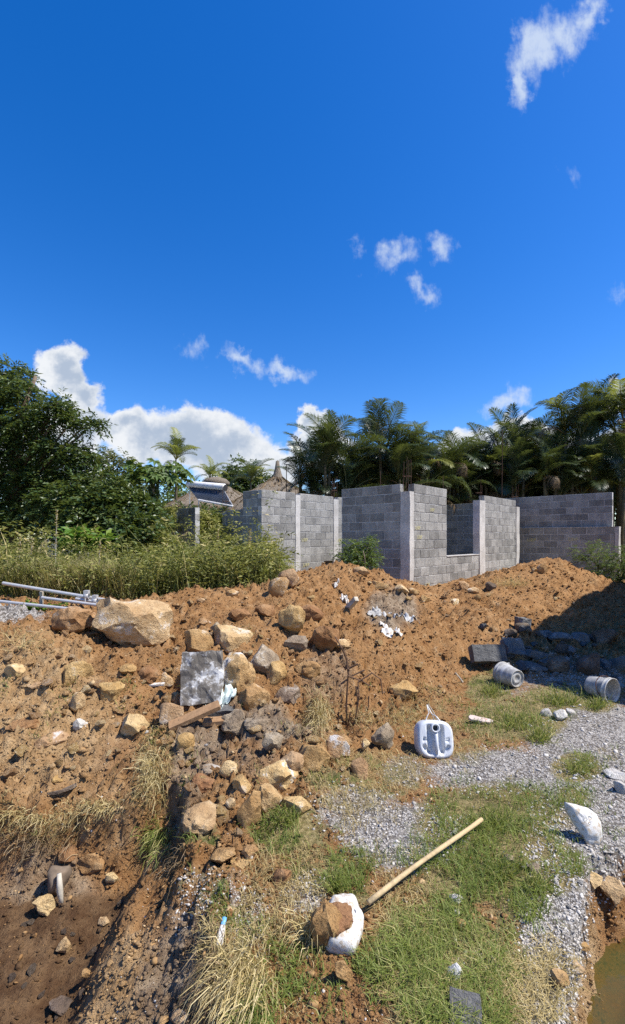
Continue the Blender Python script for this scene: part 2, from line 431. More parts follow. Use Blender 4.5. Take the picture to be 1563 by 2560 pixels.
leaf_mat('palm_yellow', (0.12, 0.16, 0.03), (0.26, 0.27, 0.05), (0.42, 0.36, 0.09), 0.45, 0.45, 0.4)
leaf_mat('palm_dead', (0.12, 0.075, 0.035), (0.22, 0.145, 0.075), (0.33, 0.24, 0.13), 0.2)
leaf_mat('grass_green', (0.10, 0.15, 0.025), (0.205, 0.25, 0.05), (0.48, 0.42, 0.17), 0.35)
leaf_mat('weed_blade', (0.085, 0.115, 0.025), (0.20, 0.205, 0.06), (0.48, 0.385, 0.18), 0.35)
leaf_mat('grass_dry', (0.28, 0.205, 0.085), (0.52, 0.405, 0.18), (0.66, 0.55, 0.30), 0.3)
# muddy water: clear enough near the rim, green and cloudy with depth
m, t = new_mat('pond_water')
n = t.noise(gpos(t), 14.0, 3, 0.5).outputs[0]
nn = t.noise(gpos(t), 3.5, 4, 0.6).outputs[0]
bmp = t.n('Bump', {'Height': n, 'Strength': 0.08, 'Distance': 0.02}).outputs[0]
tr = t.n('BsdfTransparent', {'Color': (0.62, 0.47, 0.22, 1)})
df = t.n('BsdfDiffuse', {'Color': t.mix(t.ramp(nn, 0.35, 0.65), (0.17, 0.12, 0.035), (0.13, 0.14, 0.05)), 'Normal': bmp})
mx = t.n('MixShader', {0: 0.36, 1: tr.outputs[0], 2: df.outputs[0]})
gl = t.n('BsdfGlossy', {'Roughness': 0.04, 'Normal': bmp})
fr = t.n('Fresnel', {'IOR': 1.33, 'Normal': bmp})
m2_ = t.n('MixShader', {0: fr.outputs[0], 1: mx.outputs[0], 2: gl.outputs[0]})
t.n('OutputMaterial', {0: m2_.outputs[0]})

# ------------------------------------------------------------------ ground
def ray_pt(u, v, d):
    """world point seen at photo pixel (u, v) at depth d (metres along +Y)"""
    return Vector(((u - U0) / FPX * d, d, CAM_Z + (HOR - v) / FPX * d))
def in_poly(x, y, poly):
    inside = np.zeros(x.shape, bool)
    n = len(poly)
    for i in range(n):
        x0, y0 = poly[i]; x1, y1 = poly[(i + 1) % n]
        c = ((y0 > y) != (y1 > y)) & (x < (x1 - x0) * (y - y0) / ((y1 - y0) or 1e-9) + x0)
        inside ^= c
    return inside
def poly_dist(x, y, poly):
    """distance inside the polygon to its outline (negative outside)"""
    d = np.full(x.shape, 1e9)
    n = len(poly)
    for i in range(n):
        x0, y0 = poly[i]; x1, y1 = poly[(i + 1) % n]
        dx, dy = x1 - x0, y1 - y0
        tt = np.clip(((x - x0) * dx + (y - y0) * dy) / (dx * dx + dy * dy), 0, 1)
        d = np.minimum(d, np.hypot(x - x0 - tt * dx, y - y0 - tt * dy))
    return np.where(in_poly(x, y, poly), d, -d)

# surveyed heights: (photo u, v, depth)
SURVEY = [(0,1560,4.6),(150,1565,4.9),(340,1605,5.0),(460,1503,6.0),(580,1492,6.3),(700,1470,6.8),(800,1445,7.4),(860,1420,7.8),(960,1450,8.2),
          (1040,1480,8.6),(1150,1470,8.9),(1250,1440,9.4),(1350,1425,9.8),(1400,1415,10.0),(1420,1470,9.6),
          (0,1750,3.75),(0,1900,3.3),(0,2030,3.0),(200,1650,4.2),(200,1800,3.65),(200,1950,3.2),(230,2040,2.98),(400,1650,4.4),(400,1800,3.75),
          (400,1950,3.15),(480,1750,4.1),(650,1600,4.9),(600,1700,4.4),(600,1850,3.55),(700,1950,3.0),(800,1550,5.6),(800,1650,4.9),
          (900,1550,6.0),(900,1640,4.95),(900,1770,4.4),(1000,1550,6.4),(1000,1600,5.45),(1000,1730,4.8),(1100,1540,6.9),(1100,1575,5.95),(1100,1690,5.3),(1100,1740,4.8),
          (1200,1510,7.4),(1200,1535,6.65),(1200,1640,5.9),(1300,1478,8.3),(1300,1500,7.5),(1300,1590,6.6),(1400,1450,9.3),(1400,1475,8.6),(1400,1560,7.4),(1250,1650,5.8),(1400,1650,5.8),(1550,1650,5.8),
          (1500,1560,7.2),(1563,1480,9.5),(1300,1720,5.0),(1550,1750,4.7),(60,1545,5.5),(200,1520,6.1),(100,1500,6.9),(300,1510,6.8),
          (-300,1560,4.6),(-300,1750,3.75),(-300,1900,3.3),(-300,2030,3.0),(300,2010,3.0),(760,1790,3.95)]
CTRL = [tuple(ray_pt(*s)) for s in SURVEY]
CTRL += [(x, y, 0.0) for x in (0.1, 0.7, 1.4, 2.4, 3.6) for y in (0.3, 1.2, 1.9, 2.6)] + [(0.6, 3.2, 0.0), (1.4, 3.4, 0.0), (2.2, 3.4, 0.0), (3.2, 3.8, 0.0), (1.7, 4.3, 0.0), (2.6, 4.4, 0.02), (-0.2, 2.6, 0.0), (-0.55, 2.65, -0.02), (-0.4, 2.1, -0.04), (-0.2, 1.6, -0.06)]
CTRL += [(x, y, z) for x, y, z in ((-1, 0, -.1), (-2.5, .5, -.1), (-2.5, 2, -.1), (-1.4, 2.2, -.12), (-5, 2.5, -.1), (-6, 5, .7), (-8, 8, .65), (-4, 8.5, .65), (-1.5, 8.6, .6), (-3, 11, .6), (0.5, 9.4, .55),
         (0.3, 12, .5), (2.2, 9.6, .5), (2.2, 11.5, .5), (4.0, 11.4, .6), (5.6, 13, .6), (7.2, 12.2, .45), (6.4, 9, .35), (8, 8, .3), (9, 12, .4), (6, 6, .1), (6, 3, .0), (5, 1, 0), (-8, 12, .6), (8, 14, .5), (0, 14, .5), (4, 15, .5), (-4, 14.5, .55))]
CTRL = np.array(CTRL)
def _phi(r2):
    return np.sqrt(r2 + 0.25 ** 2)
_d2 = ((CTRL[:, None, :2] - CTRL[None, :, :2]) ** 2).sum(2)
_A = _phi(_d2) - 0.012 * np.eye(len(CTRL))
_n = len(CTRL)
_M = np.zeros((_n + 1, _n + 1)); _M[:_n, :_n] = _A; _M[:_n, _n] = 1; _M[_n, :_n] = 1
_sol = np.linalg.solve(_M, np.append(CTRL[:, 2], 0))
def base_height(x, y):
    z = np.full(x.shape, _sol[_n])
    for k in range(_n):
        z += _sol[k] * _phi((x - CTRL[k, 0]) ** 2 + (y - CTRL[k, 1]) ** 2)
    z = np.clip(z, -0.25, 1.35)
    far = np.maximum(sstep(y, 12.0, 15.0), sstep(np.abs(x), 8.5, 11.0))
    return z * (1 - far) + 0.5 * far
PIT = [(-3.4,3.0),(-2.6,2.98),(-2.0,2.95),(-1.55,2.97),(-1.2,2.93),(-.98,3.05),(-.8,2.98),(-.70,2.7),(-.66,2.4),(-.56,2.15),(-.45,1.95),(-.38,1.8),(-.3,1.5),(-.35,1.0),(-.6,.6),(-3.4,.6)]
POND = [(.86,.3),(.80,1.2),(.84,1.5),(.90,1.7),(1.0,1.85),(1.2,2.1),(1.35,2.3),(1.66,2.47),(2.3,2.62),(3.2,2.5),(3.6,1.4),(3.2,.4)]
def px_of(x, y, z):
    yy = np.maximum(y, 0.3)
    return U0 + FPX * x / yy, HOR + FPX * (CAM_Z - z) / yy
def ell(u, v, lst):
    out = np.zeros(u.shape)
    for (cu, cv, ru, rv, w) in lst:
        out = np.maximum(out, w * np.clip(1.35 - np.sqrt(((u - cu) / ru) ** 2 + ((v - cv) / rv) ** 2), 0, 0.7) / 0.7)
    return out
GREEN = [(1230,2060,190,100,1),(1180,2200,170,70,.85),(1110,2400,190,140,.95),(1140,2560,150,60,.9),(720,2085,110,60,.8),(820,2190,110,60,.7),(1290,1800,130,55,.95),(1400,1745,110,30,.9),
         (1225,1725,60,40,.9),(1440,1920,65,38,.9),(800,1965,60,30,.7),(500,2100,60,40,.6),(1360,2170,110,80,.8),(400,2095,40,60,.6),(500,2230,80,70,.45),(1330,2030,90,60,.6),(1430,2000,50,40,.7),(1290,2250,80,60,.8),(1490,1755,60,30,.8),(870,2250,60,50,.7),(730,2050,60,50,.8),(1230,2330,90,60,.7)]
DRY = [(950,1940,150,70,1),(1140,1860,130,70,.9),(1040,1790,110,60,.8),(860,1990,130,60,.9),(1000,2300,160,80,.7),(1250,1760,150,60,.7),(700,2150,150,60,.7),(385,1930,60,130,.8),
       (640,2400,150,120,.55),(80,2070,170,40,.8),(1200,2480,260,120,.7),(780,1830,60,80,.5),(900,2080,100,60,.6),(960,2150,120,60,.35),(700,2290,160,90,.6),(1110,1760,90,50,.7),(560,2270,110,90,.5),(1330,2480,90,110,.5)]
GRAVEL = [(1470,1870,150,110,1),(1260,1930,190,55,1),(1010,2090,150,80,1),(1480,2030,150,150,1),(1390,2300,90,230,1),(1360,2500,70,130,.9),(900,2030,110,60,.8),(620,2300,60,90,.5),(1500,1800,110,50,.9),
          (1240,2420,160,50,.45),(1010,1930,60,40,.7),(500,2240,70,60,.42),(1300,1720,90,25,.5),(20,1545,90,25,1),(760,2230,60,60,.6),(1450,1700,160,60,.5),(1560,1950,120,120,1)]
GREY = [(700,1830,120,70,.8),(500,1880,90,60,.7),(980,1540,70,60,.9),(640,1930,90,50,.5),(470,1960,60,90,.6),(120,2110,160,50,.6),(300,1900,100,80,.35),(450,2400,130,150,.7),(820,1700,80,80,.5),(560,1790,70,30,.6)]
PALE = [(90,1800,220,220,.8),(60,2150,160,60,.7),(250,2000,150,60,.5),(1470,2300,60,100,.9),(1430,2460,40,100,.8),(560,2000,200,70,.4),(300,2400,120,160,.9)]
FAN_Y, FAN_S = 2.0, 1.35
ROWS = np.concatenate([np.exp(np.arange(math.log(1.7), math.log(15.0), 0.0042)), 15.0 * np.exp(np.linspace(0.01, 4.2, 70))])
NCOL = 720
SCOL = np.linspace(-FAN_S, FAN_S, NCOL)
def build_height(GX, GY):
    zb = base_height(GX, GY)
    u, v = px_of(GX, GY, zb)
    jit = fbm2(GX, GY, 3.5, 4, 0.55, 3) * 0.10 + fbm2(GX, GY, 14.0, 3, 0.5, 5) * 0.03
    dp = poly_dist(GX, GY, PIT) + jit
    dw = poly_dist(GX, GY, POND) + jit * 0.8
    flat = sstep(GX - (-0.35) - 0.62 * (GY - 2.3), -0.15, 0.35) * (1 - sstep(GY - 5.3 - 0.05 * GX, -0.5, 0.4)) * sstep(GX, -0.6, 0.0)
    far = sstep(GY, 9.5, 13.0)
    n_a = fbm2(GX, GY, 1.3, 4, 0.5, 20)
    n_b = fbm2(GX, GY, 5.0, 4, 0.55, 30)
    rid = 1 - np.abs(fbm2(GX, GY, 7.0, 4, 0.6, 40)) * 2.4
    cl = np.abs(fbm2(GX, GY, 15.0, 3, 0.6, 50))
    cl2 = np.abs(fbm2(GX, GY, 34.0, 2, 0.6, 54))
    rough = (1 - flat) * (1 - far) * (1 - 0.6 * sstep(dp, 0.05, 0.3))
    z = zb + n_a * (0.05 * (1 - flat) * (1 - far * .8) + 0.012) + n_b * (0.085 * rough + 0.006) + (rid - 0.4) * 0.02 * rough + cl * 0.13 * rough * sstep(n_a, -0.5, 0.2) + cl2 * 0.055 * (rough + 0.15 * (1 - far)) + np.abs(fbm2(GX, GY, 4.2, 3, .6, 70)) * .10 * rough * ell(u, v, GREY)
    z += fbm2(GX, GY, 40.0, 3, 0.6, 60) * (0.010 * rough + 0.004) * (1 - far)
    # local hollows: beside the stone slab, under the root clump, below the plank
    for (hu, hv, hd, r, dep) in ((430,1705,4.2,.075,.42),(752,1800,3.98,.13,.42),(560,1845,3.55,.14,.16),(740,1730,4.3,.16,.14),(860,1790,4.1,.16,.15),(655,1735,4.15,.08,.26),(690,1712,4.3,.07,.22),(870,1600,5.4,.09,.2),(1105,1540,7.0,.14,.2)):
        q = ray_pt(hu, hv, hd)
        z -= dep * np.exp(-((GX - q.x) ** 2 + (GY - q.y) ** 2) / (r * r))
    # the spoil bank ends in a steep cut by the shaded wall
    slope_side = sstep(GX, -1.15, -0.9) * (1 - sstep(GY, 2.62, 2.9))
    pa = np.interp(dp, [0, .04, .12, .22, .5], [0, .35, .72, .85, 1])
    pb = np.interp(dp, [0, .03, .09, .2, .8], [0, .10, .18, .32, 1])
    pf = pa * (1 - slope_side) + pb * slope_side
    z = np.where(dp > 0, z * (1 - pf) + (-0.54 + n_a * .03 + n_b * 0.035 + cl * .03) * pf, z)
    pw = np.interp(dw, [0, .03, .06, .11, .24], [0, .32, .5, .72, 1])
    z = np.where(dw > 0, z * (1 - pw) + (-0.62 + n_b * 0.03) * pw + cl * 0.05 * np.sin(pw * np.pi), z)
    masks = {}
    masks['gravel'] = ell(u, v, GRAVEL) * (dp < 0.25) * (1 - sstep(dw, 0.0, 0.06)) * (GY > 0.9)
    masks['grass'] = np.maximum(np.maximum(ell(u, v, GREEN), ell(u, v, DRY) * 0.5) * (1 - sstep(dw, -0.02, 0.04)) * (1 - sstep(dp, 0.0, 0.1)), sstep(GY - 0.02 * GX, 6.6, 7.4) * (1 - sstep(GX, -0.9, -0.3)))
    masks['grass'] = np.maximum(masks['grass'], 0.8 * sstep(GY, 12, 14))
    masks['wet'] = np.maximum(sstep(pf, 0.75, 0.97) * (dp > 0), sstep(dw, 0.12, 0.22))
    masks['grey'] = ell(u, v, GREY)
    masks['pale'] = ell(u, v, PALE) * (1 - sstep(pf, 0.8, 1.0))
    return z, masks, dp, dw
GYr = (ROWS - FAN_Y)[:, None] + np.zeros((1, NCOL)); GXr = ROWS[:, None] * SCOL[None, :]
GZ, GM, GDP, GDW = build_height(GXr, GYr)
nr = len(ROWS)
_i = np.arange(nr - 1)[:, None] * NCOL + np.arange(NCOL - 1)[None, :]
_F = np.stack([_i, _i + 1, _i + NCOL + 1, _i + NCOL], -1).reshape(-1, 4)
_V = np.stack([GXr, GYr, GZ], -1).reshape(-1, 3)
gme = np_mesh('ground', _V, _F, True, {k: a.ravel() for k, a in GM.items()})
ground = link('ground', gme, MATS['ground'])
ground['label'] = 'dug ochre soil, gravel and patchy turf of the building site'
ground['kind'] = 'structure'
# coarse ground behind the viewpoint
def zone_grid(xs, ys):
    X, Y = np.meshgrid(xs, ys); return X, Y
X, Y = zone_grid(np.linspace(-40, 40, 61), np.linspace(-40, -0.32, 41))
V_ = np.stack([X, Y, np.full(X.shape, -0.16)], -1).reshape(-1, 3)
_i = np.arange(40)[:, None] * 61 + np.arange(60)[None, :]
F_ = np.stack([_i, _i + 1, _i + 62, _i + 61], -1).reshape(-1, 4)
gr = link('ground', np_mesh('ground', V_, F_, True), MATS['ground']); gr['kind'] = 'structure'; gr['label'] = 'bare ochre soil behind the viewpoint'
LOGR = np.log(ROWS)
def gz(x, y, arr=None):
    arr = GZ if arr is None else arr
    x = np.asarray(x, float); y = np.asarray(y, float)
    yp = np.clip(y + FAN_Y, ROWS[0], ROWS[-1] * .999)
    ri = np.interp(np.log(yp), LOGR, np.arange(nr)); ci = np.clip((x / yp + FAN_S) / (2 * FAN_S) * (NCOL - 1), 0, NCOL - 1.001)
    r0 = np.clip(ri.astype(int), 0, nr - 2); c0 = ci.astype(int); fr, fc = ri - r0, ci - c0
    return (arr[r0, c0] * (1 - fc) + arr[r0, c0 + 1] * fc) * (1 - fr) + (arr[r0 + 1, c0] * (1 - fc) + arr[r0 + 1, c0 + 1] * fc) * fr
_YS = np.exp(np.linspace(math.log(0.9), math.log(16.0), 700))
def hit(u, v):
    """where the sight line through photo pixels meets the ground"""
    u = np.atleast_1d(np.asarray(u, float)); v = np.atleast_1d(np.asarray(v, float))
    X = (u[:, None] - U0) / FPX * _YS[None]; Zr = CAM_Z + (HOR - v)[:, None] / FPX * _YS[None]
    below = Zr <= gz(X, np.broadcast_to(_YS[None], X.shape))
    k = np.where(below.any(1), below.argmax(1), len(_YS) - 1)
    d = _YS[k]
    return np.stack([(u - U0) / FPX * d, d, gz((u - U0) / FPX * d, d)], -1)
def hit1(u, v):
    return Vector(hit([u], [v])[0])

water = MB().add([(.6, .2, -.33), (3.9, .2, -.33), (3.9, 2.9, -.33), (.6, 2.9, -.33)], [(0, 1, 2, 3)]).build('water', MATS['pond_water'])
water['kind'] = 'structure'; water['label'] = 'murky green brown water standing in the dug hole'

# ------------------------------------------------------------------ block walls
ER = Vector((math.cos(math.radians(47)), math.sin(math.radians(47)), 0))
EL = Vector((-ER.y, ER.x, 0))
def block_mesh(seed):
    r = random.Random(seed)
    bm = bmesh.new()
    bmesh.ops.create_cube(bm, size=1.0)
    for vv in bm.verts:
        vv.co += Vector((r.uniform(-.008, .008), r.uniform(-.012, .012), r.uniform(-.014, .014)))
    bmesh.ops.bevel(bm, geom=bm.edges[:], offset=0.02, segments=1, affect='EDGES')
    me = bpy.data.meshes.new('block'); bm.to_mesh(me); bm.free()
    me.materials.append(MATS['block'])
    return me
BLOCKS = [block_mesh(s) for s in range(9)]
def masonry(parent, org, d, length, z0, z1, thick, openings=(), side=1, seed=0, course=0.2, off0=0.0, rec=0.008):
    """a wall of single blocks from org along d; thick goes to the back (side * d rotated)."""
    rr = random.Random(seed)
    d = Vector(d).normalized(); nrm = Vector((-d.y, d.x, 0)) * side
    rot = math.atan2(d.y, d.x)
    ncs = int(round((z1 - z0) / course))
    def spans(zc):
        s = [(0.0, length)]
        for (a, b, za, zb) in openings:
            if za < zc < zb:
                s2 = []
                for (p, q) in s:
                    if b <= p or a >= q: s2.append((p, q)); continue
                    if a > p: s2.append((p, a))
                    if b < q: s2.append((b, q))
                s = s2
        return s
    mb = MB()
    M = Matrix.Translation(org) @ Matrix.Rotation(rot, 4, 'Z')
    for k in range(ncs):
        zc = z0 + (k + .5) * course
        for (p, q) in spans(zc):
            if abs(d.x * EL.x + d.y * EL.y) > .9: rec = 0.0045
            y0, y1 = (rec, thick - rec) if side > 0 else (-thick + rec, -rec)
            mb.box((p + .003, y0, zc - course / 2), (q - .003, y1, zc + course / 2 - (0.003 if k == ncs - 1 else 0)), M)
            tt = p - ((0.2 if k % 2 else 0.0) + off0) % 0.4
            while tt < q - 0.02:
                a, b = max(tt + 0.006, p), min(tt + 0.394, q)
                if b - a > 0.04:
                    c = Vector(org) + d * ((a + b) / 2) + nrm * (thick / 2 + rr.uniform(-.0018, .0018))
                    o = link('block', rr.choice(BLOCKS), None, parent)
                    pl = parent.location if parent else Vector((0, 0, 0))
                    o.location = Vector((c.x, c.y, zc + rr.uniform(-.003, .003))) - pl
                    o.rotation_euler = (0, rr.uniform(-.006, .006), rot + rr.uniform(-.004, .004) + (math.pi if rr.random() < .5 else 0))
                    o.scale = ((b - a), thick, course - 0.014 + rr.uniform(-.003, .003))
                tt += 0.4
    o = mb.build('mortar', MATS['mortar'], parent)
    o.location = -parent.location
    return o
def post(parent, org, d, a, b, z0, z1, thick, side=1, proud=0.012, name='column'):
    d = Vector(d).normalized(); rot = math.atan2(d.y, d.x)
    M = Matrix.Translation(Vector(org) - parent.location) @ Matrix.Rotation(rot, 4, 'Z')
    y0, y1 = (-proud, thick + proud) if side > 0 else (-thick - proud, proud)
    bm = bmesh.new()
    n = 9
    rr = random.Random(int((a + b) * 1000))
    mb = MB()
    zs = [z0 + (z1 - z0) * i / n for i in range(n + 1)]
    ring = []
    for z in zs:
        j = lambda: rr.uniform(-.007, .007)
        ring += [M @ Vector((a + j(), y0 + j(), z)), M @ Vector((b + j(), y0 + j(), z)), M @ Vector((b + j(), y1, z)), M @ Vector((a + j(), y1, z))]
    F = [(i*4+k, i*4+(k+1)%4, (i+1)*4+(k+1)%4, (i+1)*4+k) for i in range(n) for k in range(4)] + [tuple(n*4+k for k in range(4)), (3, 2, 1, 0)]
    return mb.add(ring, F).build(name, MATS['column'], parent)
def rebar(parent, p, z0, z1, lean=(0, 0), r=0.0055, name='rebar'):
    p = Vector(p)
    return MB().tube([Vector((p.x, p.y, z0)) - parent.location, Vector((p.x + lean[0] * .5 + .006, p.y, (z0 + z1) / 2)) - parent.location,
                      Vector((p.x + lean[0], p.y + lean[1], z1)) - parent.location], r, 5).build(name, MATS['rust_bar'], parent)
def rebar_cage(parent, c, z0, z1, s=0.13, seed=0, four=True):
    rr = random.Random(seed)
    for i, (a, b) in enumerate(((-1, -1), (1, -1), (1, 1), (-1, 1))[:4 if four else 2]):
        rebar(parent, Vector(c) + ER * a * s / 2 + EL * b * s / 2, z0, z1 + rr.uniform(-.14, .05), (rr.uniform(-.03, .03), rr.uniform(-.03, .03)))
    zt = z0 + (z1 - z0) * .45
    q = [Vector(c) + ER * a * s * .56 + EL * b * s * .56 for a, b in ((-1, -1), (1, -1), (1, 1), (-1, 1), (-1, -1))]
    MB().tube([Vector((p.x, p.y, zt)) - parent.location for p in q], 0.006, 4).build('stirrup', MATS['rust_bar'], parent)
def letters(parent, txt, u, v, d_dir, plane_org, height, proud=0.012):
    """stencilled letters lying on the wall plane that holds plane_org and runs along d_dir"""
    d = Vector(d_dir).normalized(); nrm = Vector((d.y, -d.x, 0))
    if nrm.y > 0: nrm = -nrm
    po = Vector(plane_org) + nrm * proud
    e = Vector((0, 0, CAM_Z)); rd = ray_pt(u, v, 1.0) - e
    tt = (po - e).dot(nrm) / rd.dot(nrm)
    p = e + rd * tt
    cu = bpy.data.curves.new('lettering', 'FONT'); cu.body = txt; cu.size = height * 1.4; cu.align_x = 'CENTER'; cu.align_y = 'CENTER'; cu.space_character = 1.15; cu.extrude = 0.0008
    tmp = bpy.data.objects.new('lettering_src', cu); COL.objects.link(tmp)
    bpy.context.view_layer.update()
    me = bpy.data.meshes.new_from_object(tmp.evaluated_get(bpy.context.evaluated_depsgraph_get()))
    bpy.data.objects.remove(tmp)
    me.materials.clear(); me.materials.append(MATS['stencil_paint'])
    o = link('lettering', me, None, parent)
    xx = Vector((-nrm.y, nrm.x, 0))
    R = Matrix((xx, Vector((0, 0, 1)), nrm)).transposed()
    o.matrix_local = Matrix.Translation(p - parent.location) @ R.to_4x4()
    return o

ZT = 2.81
# -- the unfinished room with the window opening
C0 = Vector((2.054, 9.7, 0))
roomC = thing('block_room', 'roofless grey block room with a window opening and pale corner column', 'building', (C0.x, C0.y, 0.4))
masonry(roomC, C0 + EL * 0.24, EL, 1.62, 0.41, ZT, 0.15, side=-1, seed=1)
masonry(roomC, C0 + ER * 0.17, ER, 6.05, 0.41, ZT, 0.15, openings=[(1.49, 3.34, 1.20, 5.0), (3.34, 3.68, 0, 5)], side=1, seed=2, off0=.13)
post(roomC, C0, ER, 0, 0.165, 0.2, 2.64, 0.235, 1, 0.0)
post(roomC, C0, ER, 3.50, 3.86, 0.2, 2.66, 0.15, 1, 0.02)
post(roomC, C0, ER, 6.225, 6.50, 0.2, 2.62, 0.15, 1, 0.02)
masonry(roomC, C0 + ER * 6.35 + EL * 0.16, EL, 4.2, 0.41, ZT, 0.15, side=-1, seed=3)
masonry(roomC, C0 + EL * 1.71 + ER * 0.02, ER, 2.2, 0.41, ZT - .4, 0.15, side=-1, seed=4)
sl = MB().box((1.66, -.015, 1.205), (3.50, .165, 1.225), Matrix.Translation(C0 - roomC.location) @ Matrix.Rotation(math.radians(47), 4, 'Z')).build('window_sill', MATS['column'], roomC)
rebar_cage(roomC, C0 + ER * .08 + EL * .12, 2.6, 3.42, .12, 1)
rebar_cage(roomC, C0 + ER * 3.66 + EL * .08, 2.6, 3.2, .10, 2, False)
rebar_cage(roomC, C0 + ER * 6.36 + EL * .08, 2.6, 3.35, .14, 3)
rebar(roomC, ray_pt(1254.5, 1240, 15.5), 2.6, 5.3, (.02, 0), .012)
rebar(roomC, ray_pt(951, 1240, 13.5), 2.6, 3.6, (.0, 0), .009)
rebar(roomC, ray_pt(1108, 1240, 13.0), 2.6, 3.4, (.0, 0), .008)
for (u, v) in ((1045, 1320), (1050, 1343), (1069, 1462), (1081, 1275)):
    letters(roomC, 'UBP', u, v, ER, C0, 0.075)
# -- the longer wall with two columns, behind
B0 = ray_pt(654, 1345, 10.97); B0.z = 0
wallB = thing('block_room', 'roofless grey block room with two narrow columns in its sunlit wall', 'building', (B0.x, B0.y, 0.4))
masonry(wallB, B0, ER, 4.0, 0.41, ZT, 0.15, openings=[(1.134, 1.314, 0, 5), (2.644, 2.85, 0, 5), (2.25, 2.85, .61, 1.0)], side=1, seed=5, off0=.2)
masonry(wallB, B0 + EL * .16, EL, 0.55, 0.41, ZT, 0.15, side=-1, seed=6)
post(wallB, B0, ER, 1.137, 1.311, 0.2, 2.76, .15); post(wallB, B0, ER, 2.647, 2.847, 0.2, 2.74, .15)
rebar_cage(wallB, B0 + ER * 1.22 + EL * .07, 2.7, 3.2, .09, 4, False); rebar_cage(wallB, B0 + ER * 2.75 + EL * .07, 2.7, 3.35, .1, 5)
rebar(wallB, ray_pt(716, 1215, 15), 2.2, 4.05, (0, 0), .014)
MB().box((2.26, .07, .6), (2.64, .14, 1.0), Matrix.Translation(B0 - wallB.location) @ Matrix.Rotation(math.radians(47), 4, 'Z')).build('recessed_dark_panel', MATS['rock_slate'], wallB)  # dark panel filling the opening, set back from the wall face
for (u, v) in ((766, 1412), (728, 1416), (848, 1351), (668, 1375), (762, 1350), (700, 1350)):
    letters(wallB, 'UBP', u, v, ER, B0, 0.085)
# -- the shaded cross wall further back
A0 = ray_pt(672, 1345, 14.4); A0.z = 0
wallA = thing('block_wall', 'shaded low block wall with bare steel bars rising from its end', 'wall', (A0.x, A0.y, 0.4))
masonry(wallA, A0, EL, 2.2, 0.41, 2.61, 0.15, side=-1, seed=7)
post(wallA, A0, EL, 2.205, 2.42, 0.2, 2.57, .15, -1)
rebar_cage(wallA, A0 + EL * 2.31 + ER * .07, 2.5, 3.45, .16, 6)
# -- the pier standing by itself
E0 = ray_pt(488, 1345, 14.4); E0.z = 0
pier = thing('block_pier', 'short freestanding block pier rising out of the weeds', 'pier', (E0.x, E0.y, 0.4))
masonry(pier, E0, EL, 1.0, 0.41, 2.61, 0.17, side=-1, seed=8)
post(pier, E0, EL, 1.005, 1.16, 0.2, 2.5, .17, -1)
rebar_cage(pier, E0 + EL * 1.08 + ER * .07, 2.4, 3.1, .09, 7, False)
# -- the tall boundary wall in shade with the ledge
D0 = ray_pt(1533, 1345, 13.3); D0.z = 0
wallD = thing('boundary_wall', 'tall shaded boundary wall of grey blocks with a ledge and stencilled lettering', 'wall', (D0.x, D0.y, 0.2))
masonry(wallD, D0 + EL * 0.02, EL, 3.2, 1.98, 2.98, 0.15, side=-1, seed=9)
masonry(wallD, D0 - EL * 0.05 - ER * .10, EL, 3.3, 0.16, 1.96, 0.25, side=-1, seed=10, off0=.1)
MB().box((-.16, -.2, 1.962), (3.2, .115, 1.978), Matrix.Translation(D0 - wallD.location) @ Matrix.Rotation(math.atan2(EL.y, EL.x), 4, 'Z')).build('ledge', MATS['column'], wallD)
post(wallD, D0 - ER * .115, EL, -.16, -.055, 0.0, 1.955, .25, -1, 0.004, 'plastered_edge')
for (u, v) in ((1329, 1350), (1433, 1348)):
    letters(wallD, 'UBP', u, v, EL, D0 - ER * .10, 0.095)
F0 = D0 + ER * .9 - EL * .35
wallF = thing('boundary_wall', 'grey block boundary wall with a plastered seam running on behind the ledge wall', 'wall', (F0.x, F0.y, 0.2))
masonry(wallF, F0 - EL * 2.5, EL, 2.62, 0.16, 2.96, 0.15, side=-1, seed=12)
post(wallF, F0, EL, .125, .20, 0.1, 2.7, .15, -1, .02)
G0 = ray_pt(1310, 1345, 18.5); G0.z = 0
wallG = thing('boundary_wall', 'dark block boundary wall seen over the roofless room, palms behind it', 'wall', (G0.x, G0.y, 0.2))
masonry(wallG, G0, EL, 5.0, 1.0, 3.2, 0.15, side=-1, seed=13)
# -- the tall block house whose shadow lies on the rubble (stands beyond the picture)
N0 = Vector((4.93, 4.955, 0))
house = thing('block_house', 'tall unfinished block house beside the rubble heap', 'building', (N0.x, N0.y, 0.0))
def plain_wall(org, d, length, z0, z1, th, side, openings=()):
    d = Vector(d).normalized()
    M = Matrix.Translation(Vector(org) - house.location) @ Matrix.Rotation(math.atan2(d.y, d.x), 4, 'Z')
    mb = MB(); xs = sorted({0, length, *[o[0] for o in openings], *[o[1] for o in openings]})
    for a, b in zip(xs[:-1], xs[1:]):
        zz = [z0, z1]
        for (p, q, za, zb) in openings:
            if p <= a and b <= q: zz = [z0, za, zb, z1]
        for i in range(0, len(zz), 2):
            mb.box((a, 0 if side > 0 else -th, zz[i]), (b, th if side > 0 else 0, zz[i + 1]), M)
    return mb.build('wall', MATS['block'], house)
plain_wall(N0, ER, 7.0, 0, 4.6, .15, -1, [(1.5, 2.7, 1, 2.2), (4, 5.2, 1, 2.2)])
plain_wall(N0 - EL * .151, -EL, 5.0, 0, 4.6, .15, 1, [(1.5, 2.7, 1, 2.2)])
plain_wall(N0 - EL * 5 + ER * .16, ER, 6.84, 0, 4.6, .15, 1)
MB().box((.2, -4.9, 4.40), (6.9, -.2, 4.55), Matrix.Translation(N0 - house.location) @ Matrix.Rotation(math.radians(47), 4, 'Z')).build('roof_slab', MATS['column'], house)

